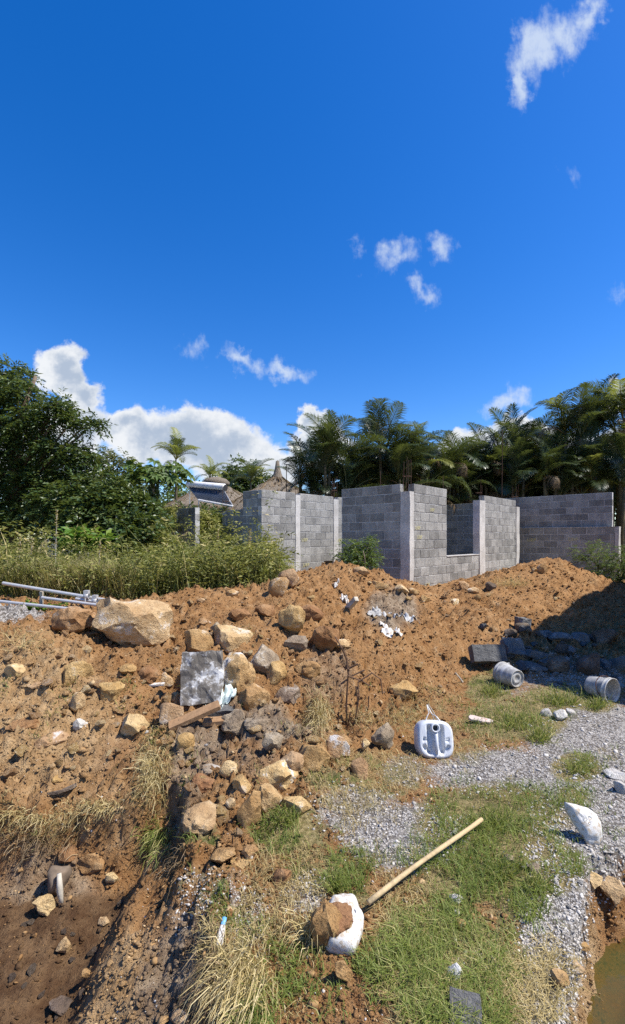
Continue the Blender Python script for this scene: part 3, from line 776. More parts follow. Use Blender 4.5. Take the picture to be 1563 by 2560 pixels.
# ------------------------------------------------------------------ leaves and blades
def rnd_dirs(n, rng):
    v = rng.normal(size=(n, 3)); return v / np.linalg.norm(v, axis=1, keepdims=True)
def norm(v):
    return v / np.maximum(np.linalg.norm(v, axis=-1, keepdims=True), 1e-9)
def leaves(pos, along, length, width, rng, fold=0.25, tint=None):
    """diamond leaves: base at pos, pointing along, a random roll"""
    n = len(pos)
    along = norm(along)
    side = norm(np.cross(along, rnd_dirs(n, rng) * 0.8 + np.array([0, 0, 1.0])))
    up = np.cross(side, along)
    L = np.broadcast_to(np.asarray(length, float), (n,))[:, None]; Wd = np.broadcast_to(np.asarray(width, float), (n,))[:, None]
    mid = pos + along * L * 0.45
    V = np.stack([pos, mid + side * Wd / 2 + up * Wd * fold, pos + along * L - up * L * 0.12, mid - side * Wd / 2 + up * Wd * fold], 1).reshape(-1, 3)
    b = np.arange(n)[:, None] * 4
    F = np.concatenate([b + np.array([[0, 1, 2]]), b + np.array([[0, 2, 3]])], 1).reshape(-1, 3)
    if tint is None: tint = rng.random(n)
    return V, F, np.repeat(tint, 4)
def blades(pos, height, width, lean, rng, tint=None, droop=0.35):
    """grass blades of two bent segments"""
    n = len(pos)
    a = rng.uniform(0, 2 * np.pi, n)
    d = np.stack([np.cos(a), np.sin(a), np.zeros(n)], -1)
    s = np.stack([-np.sin(a + rng.normal(0, .6, n)), np.cos(a), np.zeros(n)], -1)
    H = np.broadcast_to(np.asarray(height, float), (n,))[:, None]; Wd = np.broadcast_to(np.asarray(width, float), (n,))[:, None]
    ln = np.broadcast_to(np.asarray(lean, float), (n,))[:, None] * rng.uniform(.3, 1.3, (n, 1))
    m = pos + d * H * ln * .35 + np.array([0, 0, 1]) * H * .58
    tp = pos + d * H * ln * (1 + droop) + np.array([0, 0, 1]) * H * np.clip(1 - droop * ln, .15, 1)
    V = np.stack([pos - s * Wd / 2, pos + s * Wd / 2, m + s * Wd * .36, m - s * Wd * .36, tp], 1).reshape(-1, 3)
    b = np.arange(n)[:, None] * 5
    F = np.concatenate([b + np.array([[0, 1, 2]]), b + np.array([[0, 2, 3]]), b + np.array([[3, 2, 4]])], 1).reshape(-1, 3)
    if tint is None: tint = rng.random(n)
    return V, F, np.repeat(tint, 5)
class Cloud:
    def __init__(s): s.V, s.F, s.T, s.n = [], [], [], 0
    def add(s, VFT):
        V, F, T = VFT
        s.V.append(V); s.F.append(F + s.n); s.T.append(T); s.n += len(V); return s
    def build(s, name, mat, parent=None, off=None, smooth=False):
        V = np.concatenate(s.V)
        if off is not None: V = V - np.array(off)
        return link(name, np_mesh(name, V, np.concatenate(s.F), smooth, {'tint': np.concatenate(s.T)}), MATS[mat], parent)
def sprays(centers, radii, n, rng, leaf_len, leaf_w, per=9, droop=0.35, flat=0.75, spread=0.16, shell=0.55, twig=2.6):
    """pinnate sprays through a set of clumps"""
    centers = np.asarray(centers); radii = np.asarray(radii)
    w = radii ** 1.6; w = w / w.sum()
    k = rng.choice(len(centers), n, p=w)
    dv = rnd_dirs(n, rng); rad = rng.random(n) ** shell
    p = centers[k] + dv * (radii[k] * rad)[:, None] * np.array([1, 1, flat])
    ax = norm(dv * np.array([1, 1, .45]) + rng.normal(0, .45, (n, 3)) + np.array([0, 0, -droop]))
    sd = norm(np.cross(ax, np.array([0, 0, 1.0]) + rng.normal(0, .25, (n, 3))))
    j = np.arange(per) / (per - 1.0)
    TL = (leaf_len * twig) * rng.uniform(.6, 1.25, n)
    base = p[:, None, :] + ax[:, None, :] * (TL[:, None] * j[None])[..., None] + np.array([0, 0, -1.0]) * (TL[:, None] * j[None] ** 2 * .3)[..., None]
    sg = np.where(np.arange(per) % 2 == 0, 1.0, -1.0)
    al = ax[:, None, :] * .65 + sd[:, None, :] * sg[None, :, None] * (1 - .8 * (j[None, :, None] > .99)) + rng.normal(0, .18, (n, per, 3))
    base = base.reshape(-1, 3); al = al.reshape(-1, 3)
    tn = np.repeat(np.clip(rng.random(n) * .75 + (dv[:, 2] > .3) * .15, 0, 1), per) + rng.normal(0, .10, n * per)
    L = leaf_len * rng.uniform(.7, 1.25, n * per)
    return leaves(base, al, L, L * leaf_w, rng, .18, np.clip(tn, 0, 1))
def tree(name, label, cat, base, clumps, nspray, leaf_len, leaf_w, mat, seed, trunk_r=.15, per=9, droop=.35, flat=.75, group=None, limb_every=1, stems=1, shell=.55, twig=2.6):
    """base: foot of the trunk; clumps: (x, y, z, r) of the crown"""
    rng = np.random.default_rng(seed); rr = random.Random(seed)
    base = Vector(base)
    t = thing(name, label, cat, base, 0, group)
    c = np.array(clumps)
    cl = Cloud().add(sprays(c[:, :3], c[:, 3], nspray, rng, leaf_len, leaf_w, per, droop, flat, .16, shell, twig))
    cl.build('crown', mat, t, base)
    top = Vector(c[:, :3].mean(0)); top.z = c[:, 2].max() - .2
    for s in range(stems):
        off = Vector((rr.uniform(-.3, .3), rr.uniform(-.3, .3), 0)) * (stems > 1)
        pts = [Vector((0, 0, -.2)) + off * .3]
        for i in range(1, 6):
            f = i / 5
            pts.append((top - base) * f + off + Vector((rr.uniform(-.12, .12), rr.uniform(-.12, .12), 0)) * trunk_r * 8)
        MB().tube(pts, [trunk_r * (1 - .75 * i / 5) for i in range(6)], 8).build('trunk', MATS['bark'], t, True)
    for i in range(0, len(c), limb_every):
        e = Vector(c[i, :3]) - base
        f = max(.15, min(.8, (e.z * .55) / max((top - base).z, .1)))
        k = f * 5; a = pts[int(k)].lerp(pts[min(int(k) + 1, 5)], k - int(k))
        mid = a.lerp(e, .55) + Vector((rr.uniform(-.1, .1), rr.uniform(-.1, .1), .12)) * c[i, 3]
        MB().tube([a, mid, e], [trunk_r * .42, trunk_r * .25, trunk_r * .07], 5).build('limb', MATS['bark'], t, True)
    return t
def clump_px(lst, dj=0.0, seed=0):
    """(u, v, radius px, depth) -> world clumps"""
    out = []
    for (u, v, r, d) in lst:
        p = ray_pt(u, v, d); out.append((p.x, p.y, p.z, r * d / FPX))
    return out

# big tree
tree('leafy_tree', 'big dark green tree with layered feathery foliage and a long side branch', 'tree', (ray_pt(20, 1345, 15).x, 15, .5),
     clump_px([(-40,960,70,15),(25,935,50,15),(45,985,60,14.6),(-10,1040,90,15),(70,1060,60,14.4),(120,1035,36,14.2),(158,1020,26,14.2),(148,1000,20,14.2),(185,1048,26,14.2),(215,1060,18,14.2),(243,1053,13,14.2),
               (60,1120,80,14.8),(140,1125,55,14.4),(190,1135,40,14.2),(225,1150,32,14.2),(-50,1150,100,15.4),(40,1200,90,15),(120,1200,70,14.6),(180,1200,50,14.4),(-40,1270,110,15),(60,1285,70,14.6),(120,1270,50,14.6),(-150,1050,130,15.5),(-170,1200,140,15.5)]),
     6800, .15, .36, 'leaf_dark', 3, .2, 9, .30, .58, shell=.42)
tree('leafy_tree', 'dense dark shrubby tree filling the gap beneath the feathery tree', 'tree', (ray_pt(240, 1345, 13).x, 13, .6),
     clump_px([(150,1265,60,13.4),(200,1235,45,13.4),(250,1215,45,13.6),(290,1240,55,13.2),(330,1265,50,13),(230,1290,60,12.8),(290,1310,55,12.6),(360,1290,50,12.8),(180,1330,40,12.6),(340,1325,50,12.2)]),
     2400, .15, .46, 'leaf_dark', 5, .08, 8, .2, .9, None, 2)
tree('slender_tree', 'airy olive tree with sparse upright foliage behind the dark shrubs', 'tree', (ray_pt(275, 1345, 24).x, 24, .5),
     clump_px([(250,1150,26,24),(268,1135,22,24),(300,1150,28,24),(318,1150,18,24),(275,1170,34,24),(240,1175,24,24),(310,1185,30,24),(270,1210,45,24),(330,1215,40,24)]),
     420, .17, .5, 'leaf_olive', 6, .12, 7, .3, .9)
tree('leafy_tree', 'rounded dark tree between the thatched roofs and the yellow palm', 'tree', (ray_pt(590, 1345, 30).x, 30, .5),
     clump_px([(575,1195,38,30),(600,1180,34,30),(630,1195,36,30),(610,1220,50,29.6),(570,1230,40,29.8),(655,1225,40,30)]), 900, .22, .5, 'leaf_dark', 8, .2, 8, .2, .9)
tree('leafy_tree', 'dim green tree far behind the solar heater and palms', 'tree', (ray_pt(470, 1345, 34).x, 34, .5),
     clump_px([(400,1235,60,34),(460,1240,60,34),(350,1240,60,34),(520,1240,50,34),(300,1250,60,34),(240,1260,70,34)]), 900, .26, .5, 'leaf_mid', 9, .2, 8, .2, .9)
# shrubs in the weeds
def shrub(label, u, v, d, clumps, n, ll, lw, mat, seed, group=None, **kw):
    b = ray_pt(u, v, d)
    return tree('shrub', label, 'shrub', (b.x, b.y, float(gz(b.x, b.y)) - .02), clump_px(clumps), n, ll, lw, mat, seed, .03, kw.pop('per', 7), kw.pop('droop', .1), kw.pop('flat', .95), group, 2, 3, .6, twig=kw.pop('twig', 2.6))
shrub('light green creeper covered shrub around the freestanding pier', 400, 1400, 12.5, [(320,1350,45,12.5),(375,1330,40,12.6),(400,1355,36,12.4),(430,1300,36,16),(520,1310,36,15.6),(530,1350,45,15.2),(400,1300,40,15),(350,1310,40,14)], 1500, .11, .5, 'leaf_weed', 21)
shrub('dark leafy shrub below the solar heater behind the pier', 520, 1345, 16.6, [(465,1285,26,16.8),(510,1292,28,16.8),(552,1288,18,16.8),(520,1310,40,16.4)], 560, .12, .5, 'leaf_dark', 22)
shrub('bushy green shrub leaning on the corner of the two columned wall', 640, 1440, 8.0, [(640,1420,48,8.0),(600,1400,45,8.2),(660,1385,36,8.4),(610,1450,50,7.6),(560,1420,52,8.0),(672,1440,34,7.9)], 1500, .07, .36, 'leaf_weed', 23)
shrub('loose light green shrub between the pier and the corner shrub', 480, 1440, 8.4, [(470,1430,55,8.4),(420,1420,52,8.6),(520,1400,50,8.8),(500,1460,50,7.8),(440,1460,50,7.6),(380,1440,46,8.2)], 1600, .07, .36, 'leaf_weed', 24)
shrub('small dark green bush growing against the shaded block face', 900, 1415, 8.9, [(885,1390,34,8.9),(915,1375,32,9.0),(875,1362,18,8.9),(895,1410,34,8.8),(925,1400,26,8.9),(858,1392,20,8.8),(925,1350,12,9.0)], 620, .055, .4, 'leaf_mid', 25)
shrub('spreading fine leaved thorn bush in front of the boundary wall', 1520, 1440, 10.6, [(1480,1400,34,10.8),(1520,1405,40,10.5),(1560,1400,42,10.4),(1500,1370,26,10.8),(1455,1385,24,10.8),(1545,1440,40,10.3),(1590,1420,60,10.4),(1510,1440,36,10.4)], 900, .05, .3, 'leaf_mid', 26, per=9)
shrub('broad leaved bright green plant among the weeds', 200, 1360, 11, [(180,1345,22,11),(215,1340,20,11),(240,1350,18,11)], 90, .22, .5, 'leaf_bright', 27, per=4, twig=1.2)
shrub('trailing bright green vine beside the steel pipes', 130, 1515, 6.2, [(95,1520,14,6.1),(125,1525,14,6.1),(150,1522,14,6.0),(165,1512,10,6.1),(75,1515,10,6.1)], 130, .055, .8, 'leaf_bright', 28, per=4, droop=0, flat=.5, twig=1.2)

# ---- tall weeds as one mass
rng = np.random.default_rng(77)
wc, gc = Cloud(), Cloud()
N = 3600
d = rng.uniform(6.9, 13.5, N) ; uu = rng.uniform(-250, 700, N)
d = np.maximum(d, 6.75 + np.clip((uu - 330) / 400, 0, 1) * .5)
x = (uu - U0) / FPX * d; keep = ~((uu > 640) & (d > 10.2)); x, d, uu = x[keep], d[keep], uu[keep]
h = rng.uniform(.35, 1.0, len(x)) * (0.85 + 1.15 * fbm2(x, d, .9, 3)) * (1 + .35 * np.exp(-((uu - 360) / 120) ** 2) * sstep(d, 9, 11)) * np.where(rng.random(len(x)) < .04, 1.35, 1)
z = gz(x, d)
gc.add(blades(np.stack([x, d, z], -1), h, .013, .5, rng, np.clip(rng.normal(.45, .3, len(x)) + .35 * fbm2(x, d, .5, 2, .5, 9), 0, 1)))
for rep in range(2):
    pj = np.stack([x, d, z], -1) + rng.normal(0, .12, (len(x), 3)) * np.array([1, 1, 0])
    gc.add(blades(pj, h * rng.uniform(.6, 1.1, len(x)), .010, .9, rng, np.clip(rng.normal(.45, .3, len(x)) + .35 * fbm2(x, d, .5, 2, .5, 9), 0, 1)))
n2 = 13000
k = rng.integers(0, len(x), n2)
bp = np.stack([x[k], d[k], z[k]], -1) + rng.normal(0, .10, (n2, 3)) * np.array([1, 1, 0]) + np.array([0, 0, 1.0]) * (h[k] * rng.random(n2) ** .6)[:, None]
cs = [(p_[0], p_[1], p_[2]) for p_ in bp[:9000]]
wc.add(sprays(np.array(cs), np.full(len(cs), .10), 12000, rng, .085, .36, 6, .05, 1.0))
nb = 2600; ub = rng.uniform(30, 330, nb); db = rng.uniform(6.9, 8.2, nb); xb = (ub - U0) / FPX * db
gc.add(blades(np.stack([xb, db, gz(xb, db)], -1), rng.uniform(.3, .8, nb), .011, .8, rng, np.clip(rng.normal(.85, .12, nb), 0, 1)))
weeds = wc.build('weeds', 'leaf_weed'); weeds['kind'] = 'stuff'; weeds['label'] = 'tall tangled green weeds on the uncleared plot'; weeds['category'] = 'weeds'
dryw = gc.build('tall_grass', 'weed_blade'); dryw['kind'] = 'stuff'; dryw['label'] = 'tall straw coloured grass standing among the weeds'; dryw['category'] = 'grass'
# seed stalks that stand out
for i, (u, v0, v1, dd) in enumerate(((137, 1350, 1275, 9.5), (46, 1400, 1345, 8.5), (75, 1395, 1345, 8.8), (245, 1410, 1355, 9), (620, 1400, 1325, 8.2), (540, 1400, 1325, 8.4))):
    b = ray_pt(u, v0, dd); tp = ray_pt(u + 6, v1, dd); g = float(gz(b.x, b.y))
    st = thing('seed_stalk', 'single dry seed stalk standing above the weeds', 'plant', (b.x, b.y, g), 0, 'dry stalks above the weeds')
    MB().tube([(0, 0, 0), ((tp.x - b.x) * .5, 0, (tp.z - g) * .6), (tp.x - b.x, 0, tp.z - g)], [.012, .009, .005], 5).build('stem', MATS['grey_wood'], st)
    c = Cloud(); n = 90; f = rng.uniform(.55, 1, n)
    c.add(leaves(np.stack([f * (tp.x - b.x), np.zeros(n), f * (tp.z - g)], -1), rnd_dirs(n, rng) * .6 + np.array([0, 0, .6]), .05, .02, rng))
    c.build('seed_head', 'grass_dry', st)

# ---- palms
def frond_mesh(seed, length, arch, nl, ll, lw, vee, droop):
    rng = np.random.default_rng(seed)
    s = np.linspace(0, 1, nl)
    ang = math.radians(72) - arch * s ** 1.35
    ds = length / (nl - 1)
    px_ = np.concatenate([[0], np.cumsum(np.cos(ang[:-1]) * ds)]); pz_ = np.concatenate([[0], np.cumsum(np.sin(ang[:-1]) * ds)])
    P_ = np.stack([px_, np.zeros(nl), pz_], -1)
    T = np.stack([np.cos(ang), np.zeros(nl), np.sin(ang)], -1); Nn = np.stack([-np.sin(ang), np.zeros(nl), np.cos(ang)], -1)
    Vs, Fs, Ts, b = [], [], [], 0
    i0 = int(nl * .2)
    for sg in (-1, 1):
        q = np.arange(i0, nl)
        sq = (q - i0) / (nl - i0)
        L = ll * np.clip(np.sin(np.pi * (.18 + .80 * sq)) ** .7, .25, 1) * rng.uniform(.85, 1.1, len(q))
        al = norm(T[q] * (.55 + .5 * sq)[:, None] + np.array([0, sg, 0]) + Nn[q] * vee + rng.normal(0, .07, (len(q), 3)))
        mid = P_[q] + al * L[:, None] * .5
        tip = P_[q] + al * L[:, None] - np.array([0, 0, 1]) * (L * droop * rng.uniform(.6, 1.3, len(q)))[:, None]
        wd = norm(np.cross(al, Nn[q])) * lw / 2
        V = np.stack([P_[q] - wd * .4, P_[q] + wd * .4, mid + wd, mid - wd, tip], 1).reshape(-1, 3)
        bb = np.arange(len(q))[:, None] * 5 + b
        Fs.append(np.concatenate([bb + np.array([[0, 1, 2]]), bb + np.array([[0, 2, 3]]), bb + np.array([[3, 2, 4]])], 1).reshape(-1, 3))
        Vs.append(V); Ts.append(np.repeat(np.clip(.15 + .5 * sq + rng.normal(0, .12, len(q)), 0, 1), 5)); b += len(V)
    # rachis
    k = np.linspace(0, nl - 1, 9).astype(int)
    mb = MB().tube([tuple(P_[i]) for i in k], [.022 * (1 - .8 * i / nl) for i in k], 4)
    rv = np.array(mb.v); rf = []
    for f in mb.f:
        for j in range(1, len(f) - 1): rf.append((f[0], f[j], f[j + 1]))
    Vs.append(rv); Fs.append(np.array(rf) + b); Ts.append(np.full(len(rv), .9))
    return np.concatenate(Vs), np.concatenate(Fs), np.concatenate(Ts)
def make_fronds(mat, specs):
    out = []
    for sp in specs:
        V, F, T = frond_mesh(*sp)
        me = np_mesh('frond', V, F, False, {'tint': T}); me.materials.append(MATS[mat]); out.append(me)
    return out
FR_A = make_fronds('palm_leaf', [(s, 2.0, math.radians(a), 64, .62, .026, v, .34) for s, a, v in ((1, 70, .45), (2, 95, .3), (3, 55, .55), (4, 110, .2))])
FR_Y = make_fronds('palm_yellow', [(s, 2.0, math.radians(a), 60, .60, .028, v, .34) for s, a, v in ((5, 65, .4), (6, 100, .3))])
FR_D = make_fronds('palm_dead', [(7, 1.8, math.radians(150), 36, .5, .03, .0, .6)])
def palm(label, u, v_crown, d, size, nf, seed, yellow=.1, dead=1, stems=1, group=None, ground_z=.5, name='areca_palm', spread=1.0, low=.7):
    rr = random.Random(seed)
    c = ray_pt(u, v_crown, d)
    t = thing(name, label, 'palm', (c.x, c.y, ground_z), 0, group)
    heads = []
    for s in range(stems):
        o = Vector((rr.uniform(-.5, .5), rr.uniform(-.4, .4), rr.uniform(-low, .15))) * (0 if s == 0 else spread)
        heads.append(o + Vector((0, 0, c.z - ground_z)))
        e = heads[-1]
        f0 = Vector((o.x * .3, o.y * .3, 0))
        pts = [f0.lerp(e, k / 5) + Vector((rr.uniform(-.04, .04), rr.uniform(-.04, .04), 0)) for k in range(6)]
        MB().tube(pts, [.075, .065, .06, .055, .06, .035], 8).build('trunk', MATS['palm_stem'], t, True)
    for i in range(nf):
        h = heads[i % stems]
        kind = rr.random()
        me = rr.choice(FR_Y) if kind < yellow else rr.choice(FR_A)
        el = rr.uniform(-.5, .62) if rr.random() < .75 else rr.uniform(.3, .9)
        o = link('frond', me, None, t, h, (0, 0, 0))
        az = i * 2.399 + rr.uniform(-.4, .4)
        o.rotation_euler = (rr.uniform(-.35, .35), -el + .25, az)
        sc = size / 2.0 * rr.uniform(.75, 1.12)
        o.scale = (sc, sc, sc)
    for i in range(dead):
        h = heads[i % stems]
        sc = size / 2 * .8
        o = link('frond', FR_D[0], None, t, h - Vector((0, 0, .15)), (0, .55, rr.uniform(0, 6.28)), (sc, sc, sc)); o['label'] = 'withered brown frond hanging down'
    return t
PG = 'areca palms behind the block walls'
palm('broad feathery palm with a pale trunk behind the two columned wall', 825, 1160, 15.0, 2.0, 30, 31, .04, 2, 4, low=1.2)
palm('palm with browned lower fronds beside the thatched finial', 778, 1180, 16.0, 1.6, 16, 32, .0, 4, 2)
palm('upright palm rising over the corner column of the window room', 965, 1128, 15.5, 1.75, 28, 33, .14, 1, 4, low=1.3)
palm('short palm with a bright yellow frond beside the upright palm', 1045, 1150, 16, 1.6, 26, 34, .25, 1, 4, low=1.0)
palm('low drooping palm behind the window opening', 1135, 1165, 17, 1.7, 26, 35, .10, 1, 4, low=1.0)
palm('dull green palm over the end of the window room', 1215, 1160, 17.5, 1.8, 28, 36, .05, 2, 4, low=1.2)
palm('dark palm above the junction of room and boundary wall', 1295, 1140, 17.5, 1.9, 28, 37, .03, 1, 4, low=1.4)
palm('tall palm with sunlit yellow green fronds above the boundary wall', 1412, 1075, 16.5, 2.0, 34, 38, .2, 1, 5, low=2.0)
palm('tall grey green palm next to the sunlit one', 1490, 1080, 17.0, 2.0, 34, 39, .06, 1, 5, low=2.0)
palm('tallest palm over the plastered seam of the boundary wall', 1560, 1060, 16.5, 2.1, 34, 40, .1, 1, 5, low=2.0)
for i, (u, v, dd) in enumerate(((880,1180,18.5),(930,1190,18),(1000,1185,18.5),(1070,1200,18.8),(1170,1205,19),(1250,1200,19),(1330,1190,19),(1390,1180,18.6),(1450,1185,18.6),(1530,1180,18.4),(1600,1140,18.4),(905,1145,19),(1360,1130,19.4),(1660,1100,17.5),(1740,1120,17))):
    palm('dark crowded palm in the shaded row behind the walls', u, v, dd, 1.8, 30, 60 + i, .0, 2, 5, PG, low=2.0)
for i, (u, v, dd) in enumerate(((800,1230,15.6),(870,1215,15.8),(925,1210,15.6),(985,1205,15.4),(1050,1205,16.2),(1110,1215,16.6),(1175,1215,17),(1240,1205,17.4),(1310,1200,16.4),(1370,1195,16.2),(1430,1190,16),(1490,1190,15.8),(1550,1185,15.6))):
    palm('low bushy palm crowding close behind the block walls', u, v, dd, 1.5, 22, 160 + i, .03, 3, 4, 'low palms close behind the walls', low=.9)
palm('young coconut palm with yellow green fronds above the papaya tree', 440, 1150, 21, 1.45, 14, 44, .55, 1, 1, None, .5, 'coconut_palm')
palm('yellow fronded palm beside the thatched ridge cap', 525, 1195, 25, 1.4, 12, 45, .8, 1, 1, None, .5, 'coconut_palm')
palm('green palm showing between the two thatched roofs', 628, 1205, 26, 1.8, 14, 46, .25, 0, 1, None, .5, 'coconut_palm')
palm('small palm hanging over the bell shaped thatched roof', 752, 1220, 16.5, 1.2, 10, 47, .0, 3, 1)
# hedge closing the row of palms
hc = np.array(clump_px([(u, 1205 + 14 * math.sin(u), 62, 20.0) for u in range(880, 1760, 42)]))
hg = thing('hedge', 'dark dense hedge growing between the palm trunks', 'hedge', (6, 20, .5))
Cloud().add(sprays(hc[:, :3], hc[:, 3], 4200, np.random.default_rng(5), .27, .45, 8, .2, 1.3)).build('foliage', 'leaf_dark', hg, (6, 20, .5))
for u in range(900, 1700, 90):
    p = ray_pt(u, 1300, 20); MB().tube([(p.x - 6, 0, -.2), (p.x - 6 + .1, 0, 2.5)], .04, 5).build('stem', MATS['bark'], hg)

hc = np.array(clump_px([(u, 1300 + 14 * math.sin(u * .7), 62, 27.0) for u in range(-600, 760, 55)]))
hg = thing('hedge', 'dark hedge closing the far side of the weedy plot', 'hedge', (-10, 27, .5))
Cloud().add(sprays(hc[:, :3], hc[:, 3], 2200, np.random.default_rng(6), .3, .5, 7, .2, 1.1)).build('foliage', 'leaf_dark', hg, (-10, 27, .5))
for u in range(-560, 740, 130):
    p = ray_pt(u, 1300, 27); MB().tube([(p.x + 10, 0, -.2), (p.x + 10.1, 0, 1.9)], .05, 5).build('stem', MATS['bark'], hg)
# ---- papaya tree
pp = ray_pt(385, 1190, 14.0)
pap = thing('papaya_tree', 'papaya tree with broad lobed leaves and hanging green fruit', 'tree', (pp.x, pp.y, .55))
MB().tube([(0, 0, -.2), (.03, 0, 1.2), (-.02, 0, 2.4), (0, 0, pp.z - .55)], [.09, .08, .06, .05], 8).build('trunk', MATS['grey_wood'], pap, True)
lv, lf, lt = [], [], []
for k in range(7):
    a = (k - 3) * .62; L = .30 * (1 - .07 * abs(k - 3)); dx, dy = math.cos(a), math.sin(a)
    b = len(lv)
    lv += [(0, 0, 0), (dx * L * .5 - dy * .055, dy * L * .5 + dx * .055, .02), (dx * L, dy * L, -.06), (dx * L * .5 + dy * .055, dy * L * .5 - dx * .055, .02)]
    lf += [(b, b + 3, b + 2), (b, b + 2, b + 1)]; lt += [.2 + .1 * k] * 4
pleaf = np_mesh('leaf', np.array(lv), np.array(lf), False, {'tint': np.array(lt)}); pleaf.materials.append(MATS['leaf_mid'])
rr = random.Random(4)
for i in range(70):
    az, el = rr.uniform(0, 6.28), rr.uniform(-.45, 1.0); L = rr.uniform(.35, 1.0)
    e = Vector((math.cos(az) * math.cos(el) * L * 1.15, math.sin(az) * math.cos(el) * L, math.sin(el) * L * .55 + pp.z - .55))
    h = Vector((0, 0, pp.z - .6))
    lo = link('leaf', pleaf, None, pap, e, (rr.uniform(-.5, .5), rr.uniform(.0, .9), az), (rr.uniform(.8, 1.25),) * 3)
    if i % 4 == 0:
        MB().tube([h, h.lerp(e, .5) + Vector((0, 0, .06)), e], .009, 4).build('stalk', MATS['palm_stem'], pap)
for i in range(12):
    a = i * 2.4; zz = pp.z - .72 - .05 * i
    MB().lathe([(0.005, -.13), (.045, -.09), (.062, 0), (.045, .08), (.01, .12)], 8, Matrix.Translation((math.cos(a) * .12, math.sin(a) * .12, zz))).build('fruit', MATS['fruit'], pap, True)

# ------------------------------------------------------------------ thatched roofs, house and solar heater
def thatch_roof(label, u, v_top, v_eave, d, r_eave, spike, seed, cap=True):
    c = ray_pt(u, v_top, d); ez = ray_pt(u, v_eave, d).z
    H = c.z - ez
    t = thing('thatched_hut', label, 'hut', (c.x, c.y, .5))
    prof = [(r_eave * (1 - f) ** 1.15 + .10, ez - .5 + H * (f ** .9)) for f in np.linspace(0, 1, 16)]
    n = 64
    mb = MB().lathe([(prof[0][0] - .02, prof[0][1] - .22)] + prof + [(.01, prof[-1][1] + .03)], n)
    V = np.array(mb.v); rg = np.random.default_rng(seed)
    rad = norm(V * np.array([1, 1, 0]))
    V = V + rad * (vnoise3(V[:, 0] * 3, V[:, 1] * 3, V[:, 2] * 3, seed)[:, None] - .5) * .22 + rg.normal(0, .02, V.shape)
    mb.v = [tuple(p) for p in V]
    mb.build('roof', MATS['thatch'], t, True)
    # fringe of loose straw
    c2 = Cloud(); k = 1600; f = rg.random(k) ** 1.6; a = rg.uniform(0, 6.283, k)
    rr_ = r_eave * (1 - f) ** 1.15 + .12; zz = ez - .5 + H * f ** .9
    c2.add(leaves(np.stack([rr_ * np.cos(a), rr_ * np.sin(a), zz + .03], -1), np.stack([np.cos(a), np.sin(a), -np.full(k, .9)], -1) + rg.normal(0, .15, (k, 3)), .34, .035, rg, .05))
    c2.build('straw', 'palm_dead', t)
    if cap:
        tz = c.z - .5
        MB().lathe([(.62, tz - .22), (.66, tz - .12), (.5, tz + .04), (.2, tz + .13), (.02, tz + .15)], 28).build('ridge_cap', MATS['thatch'], t, True)
    if spike:
        s0 = c.z - .5
        MB().lathe([(.30, s0 - .2), (.17, s0 + .1), (.11, s0 + .35), (.07, s0 + spike), (.0, s0 + spike + .05)], 12).build('finial', MATS['thatch'], t, True)
    MB().lathe([(r_eave * .8, -.5), (r_eave * .8, ez - .45)], 32).build('wall', MATS['render_coat'], t, True)
    return t
thatch_roof('thatched hut with a rough flat ridge cap behind the solar heater', 540, 1200, 1275, 22, 2.5, 0, 1)
thatch_roof('bell shaped thatched hut topped by a pointed finial', 694, 1190, 1285, 19.5, 2.55, .62, 2, False)
thatch_roof('grey thatched hut half hidden behind the dark trees', 225, 1195, 1300, 22, 2.2, 0, 3, False)
hs = ray_pt(520, 1300, 18.6)
hut = thing('flat_roofed_house', 'low pale flat roofed house hidden behind the shrubs under the solar heater', 'building', (hs.x, hs.y, .4))
MB().box((-1.6, -.4, 0), (1.3, 2.2, 2.0)).build('wall', MATS['render_coat'], hut)
MB().box((-1.75, -.55, 2.001), (1.45, 2.35, 2.13)).build('roof_slab', MATS['column'], hut)
# heater
ta, tb = ray_pt(473, 1211, 19.3), ray_pt(561, 1219, 18.4)
pa, pb_ = ray_pt(583, 1266, 17.7), ray_pt(497, 1250, 18.6)
sw = thing('solar_water_heater', 'white tank solar water heater with dark glass tubes on a tilted frame', 'solar heater', (tb.x, tb.y, 2.53))
so = sw.location
def capsule(mb, a, b, r):
    ax = (b - a).normalized()
    mb.tube([a - ax * .05, a - ax * .04, a, b, b + ax * .04, b + ax * .05], [r * .55, r * .9, r, r, r * .9, r * .55], 20)
    return mb
capsule(MB(), ta - so, tb - so, .155).build('tank', MATS['tank_white'], sw, True)
for e, s_ in ((ta, -1), (tb, 1)):
    ax = (tb - ta).normalized()
    MB().tube([e - so + ax * s_ * .06, e - so + ax * s_ * .075], .13, 14).build('end_cap', MATS['rubber_and_hole_black'], sw)
nt = 22
for i in range(nt):
    f = (i + .5) / nt
    a = ta.lerp(tb, f) - so + Vector((0, -.09, -.11)); b = pb_.lerp(pa, f) - so
    MB().tube([a, b], .026, 7).build('glass_tube', MATS['tube_glass'], sw, True)
MB().tube([pb_ - so, pa - so], .045, 8).build('bottom_rail', MATS['tank_white'], sw)
for e, g in ((ta, pb_), (tb, pa)):
    MB().tube([e - so + Vector((0, .02, -.14)), g - so], .022, 5).build('frame_rail', MATS['galvanised'], sw)
    MB().tube([e - so + Vector((0, .1, -.1)), Vector((e.x, e.y + .15, 2.53)) - so], .022, 5).build('frame_leg', MATS['galvanised'], sw)
    MB().tube([g - so, Vector((g.x, g.y, 2.53)) - so], .022, 5).build('frame_leg', MATS['galvanised'], sw)

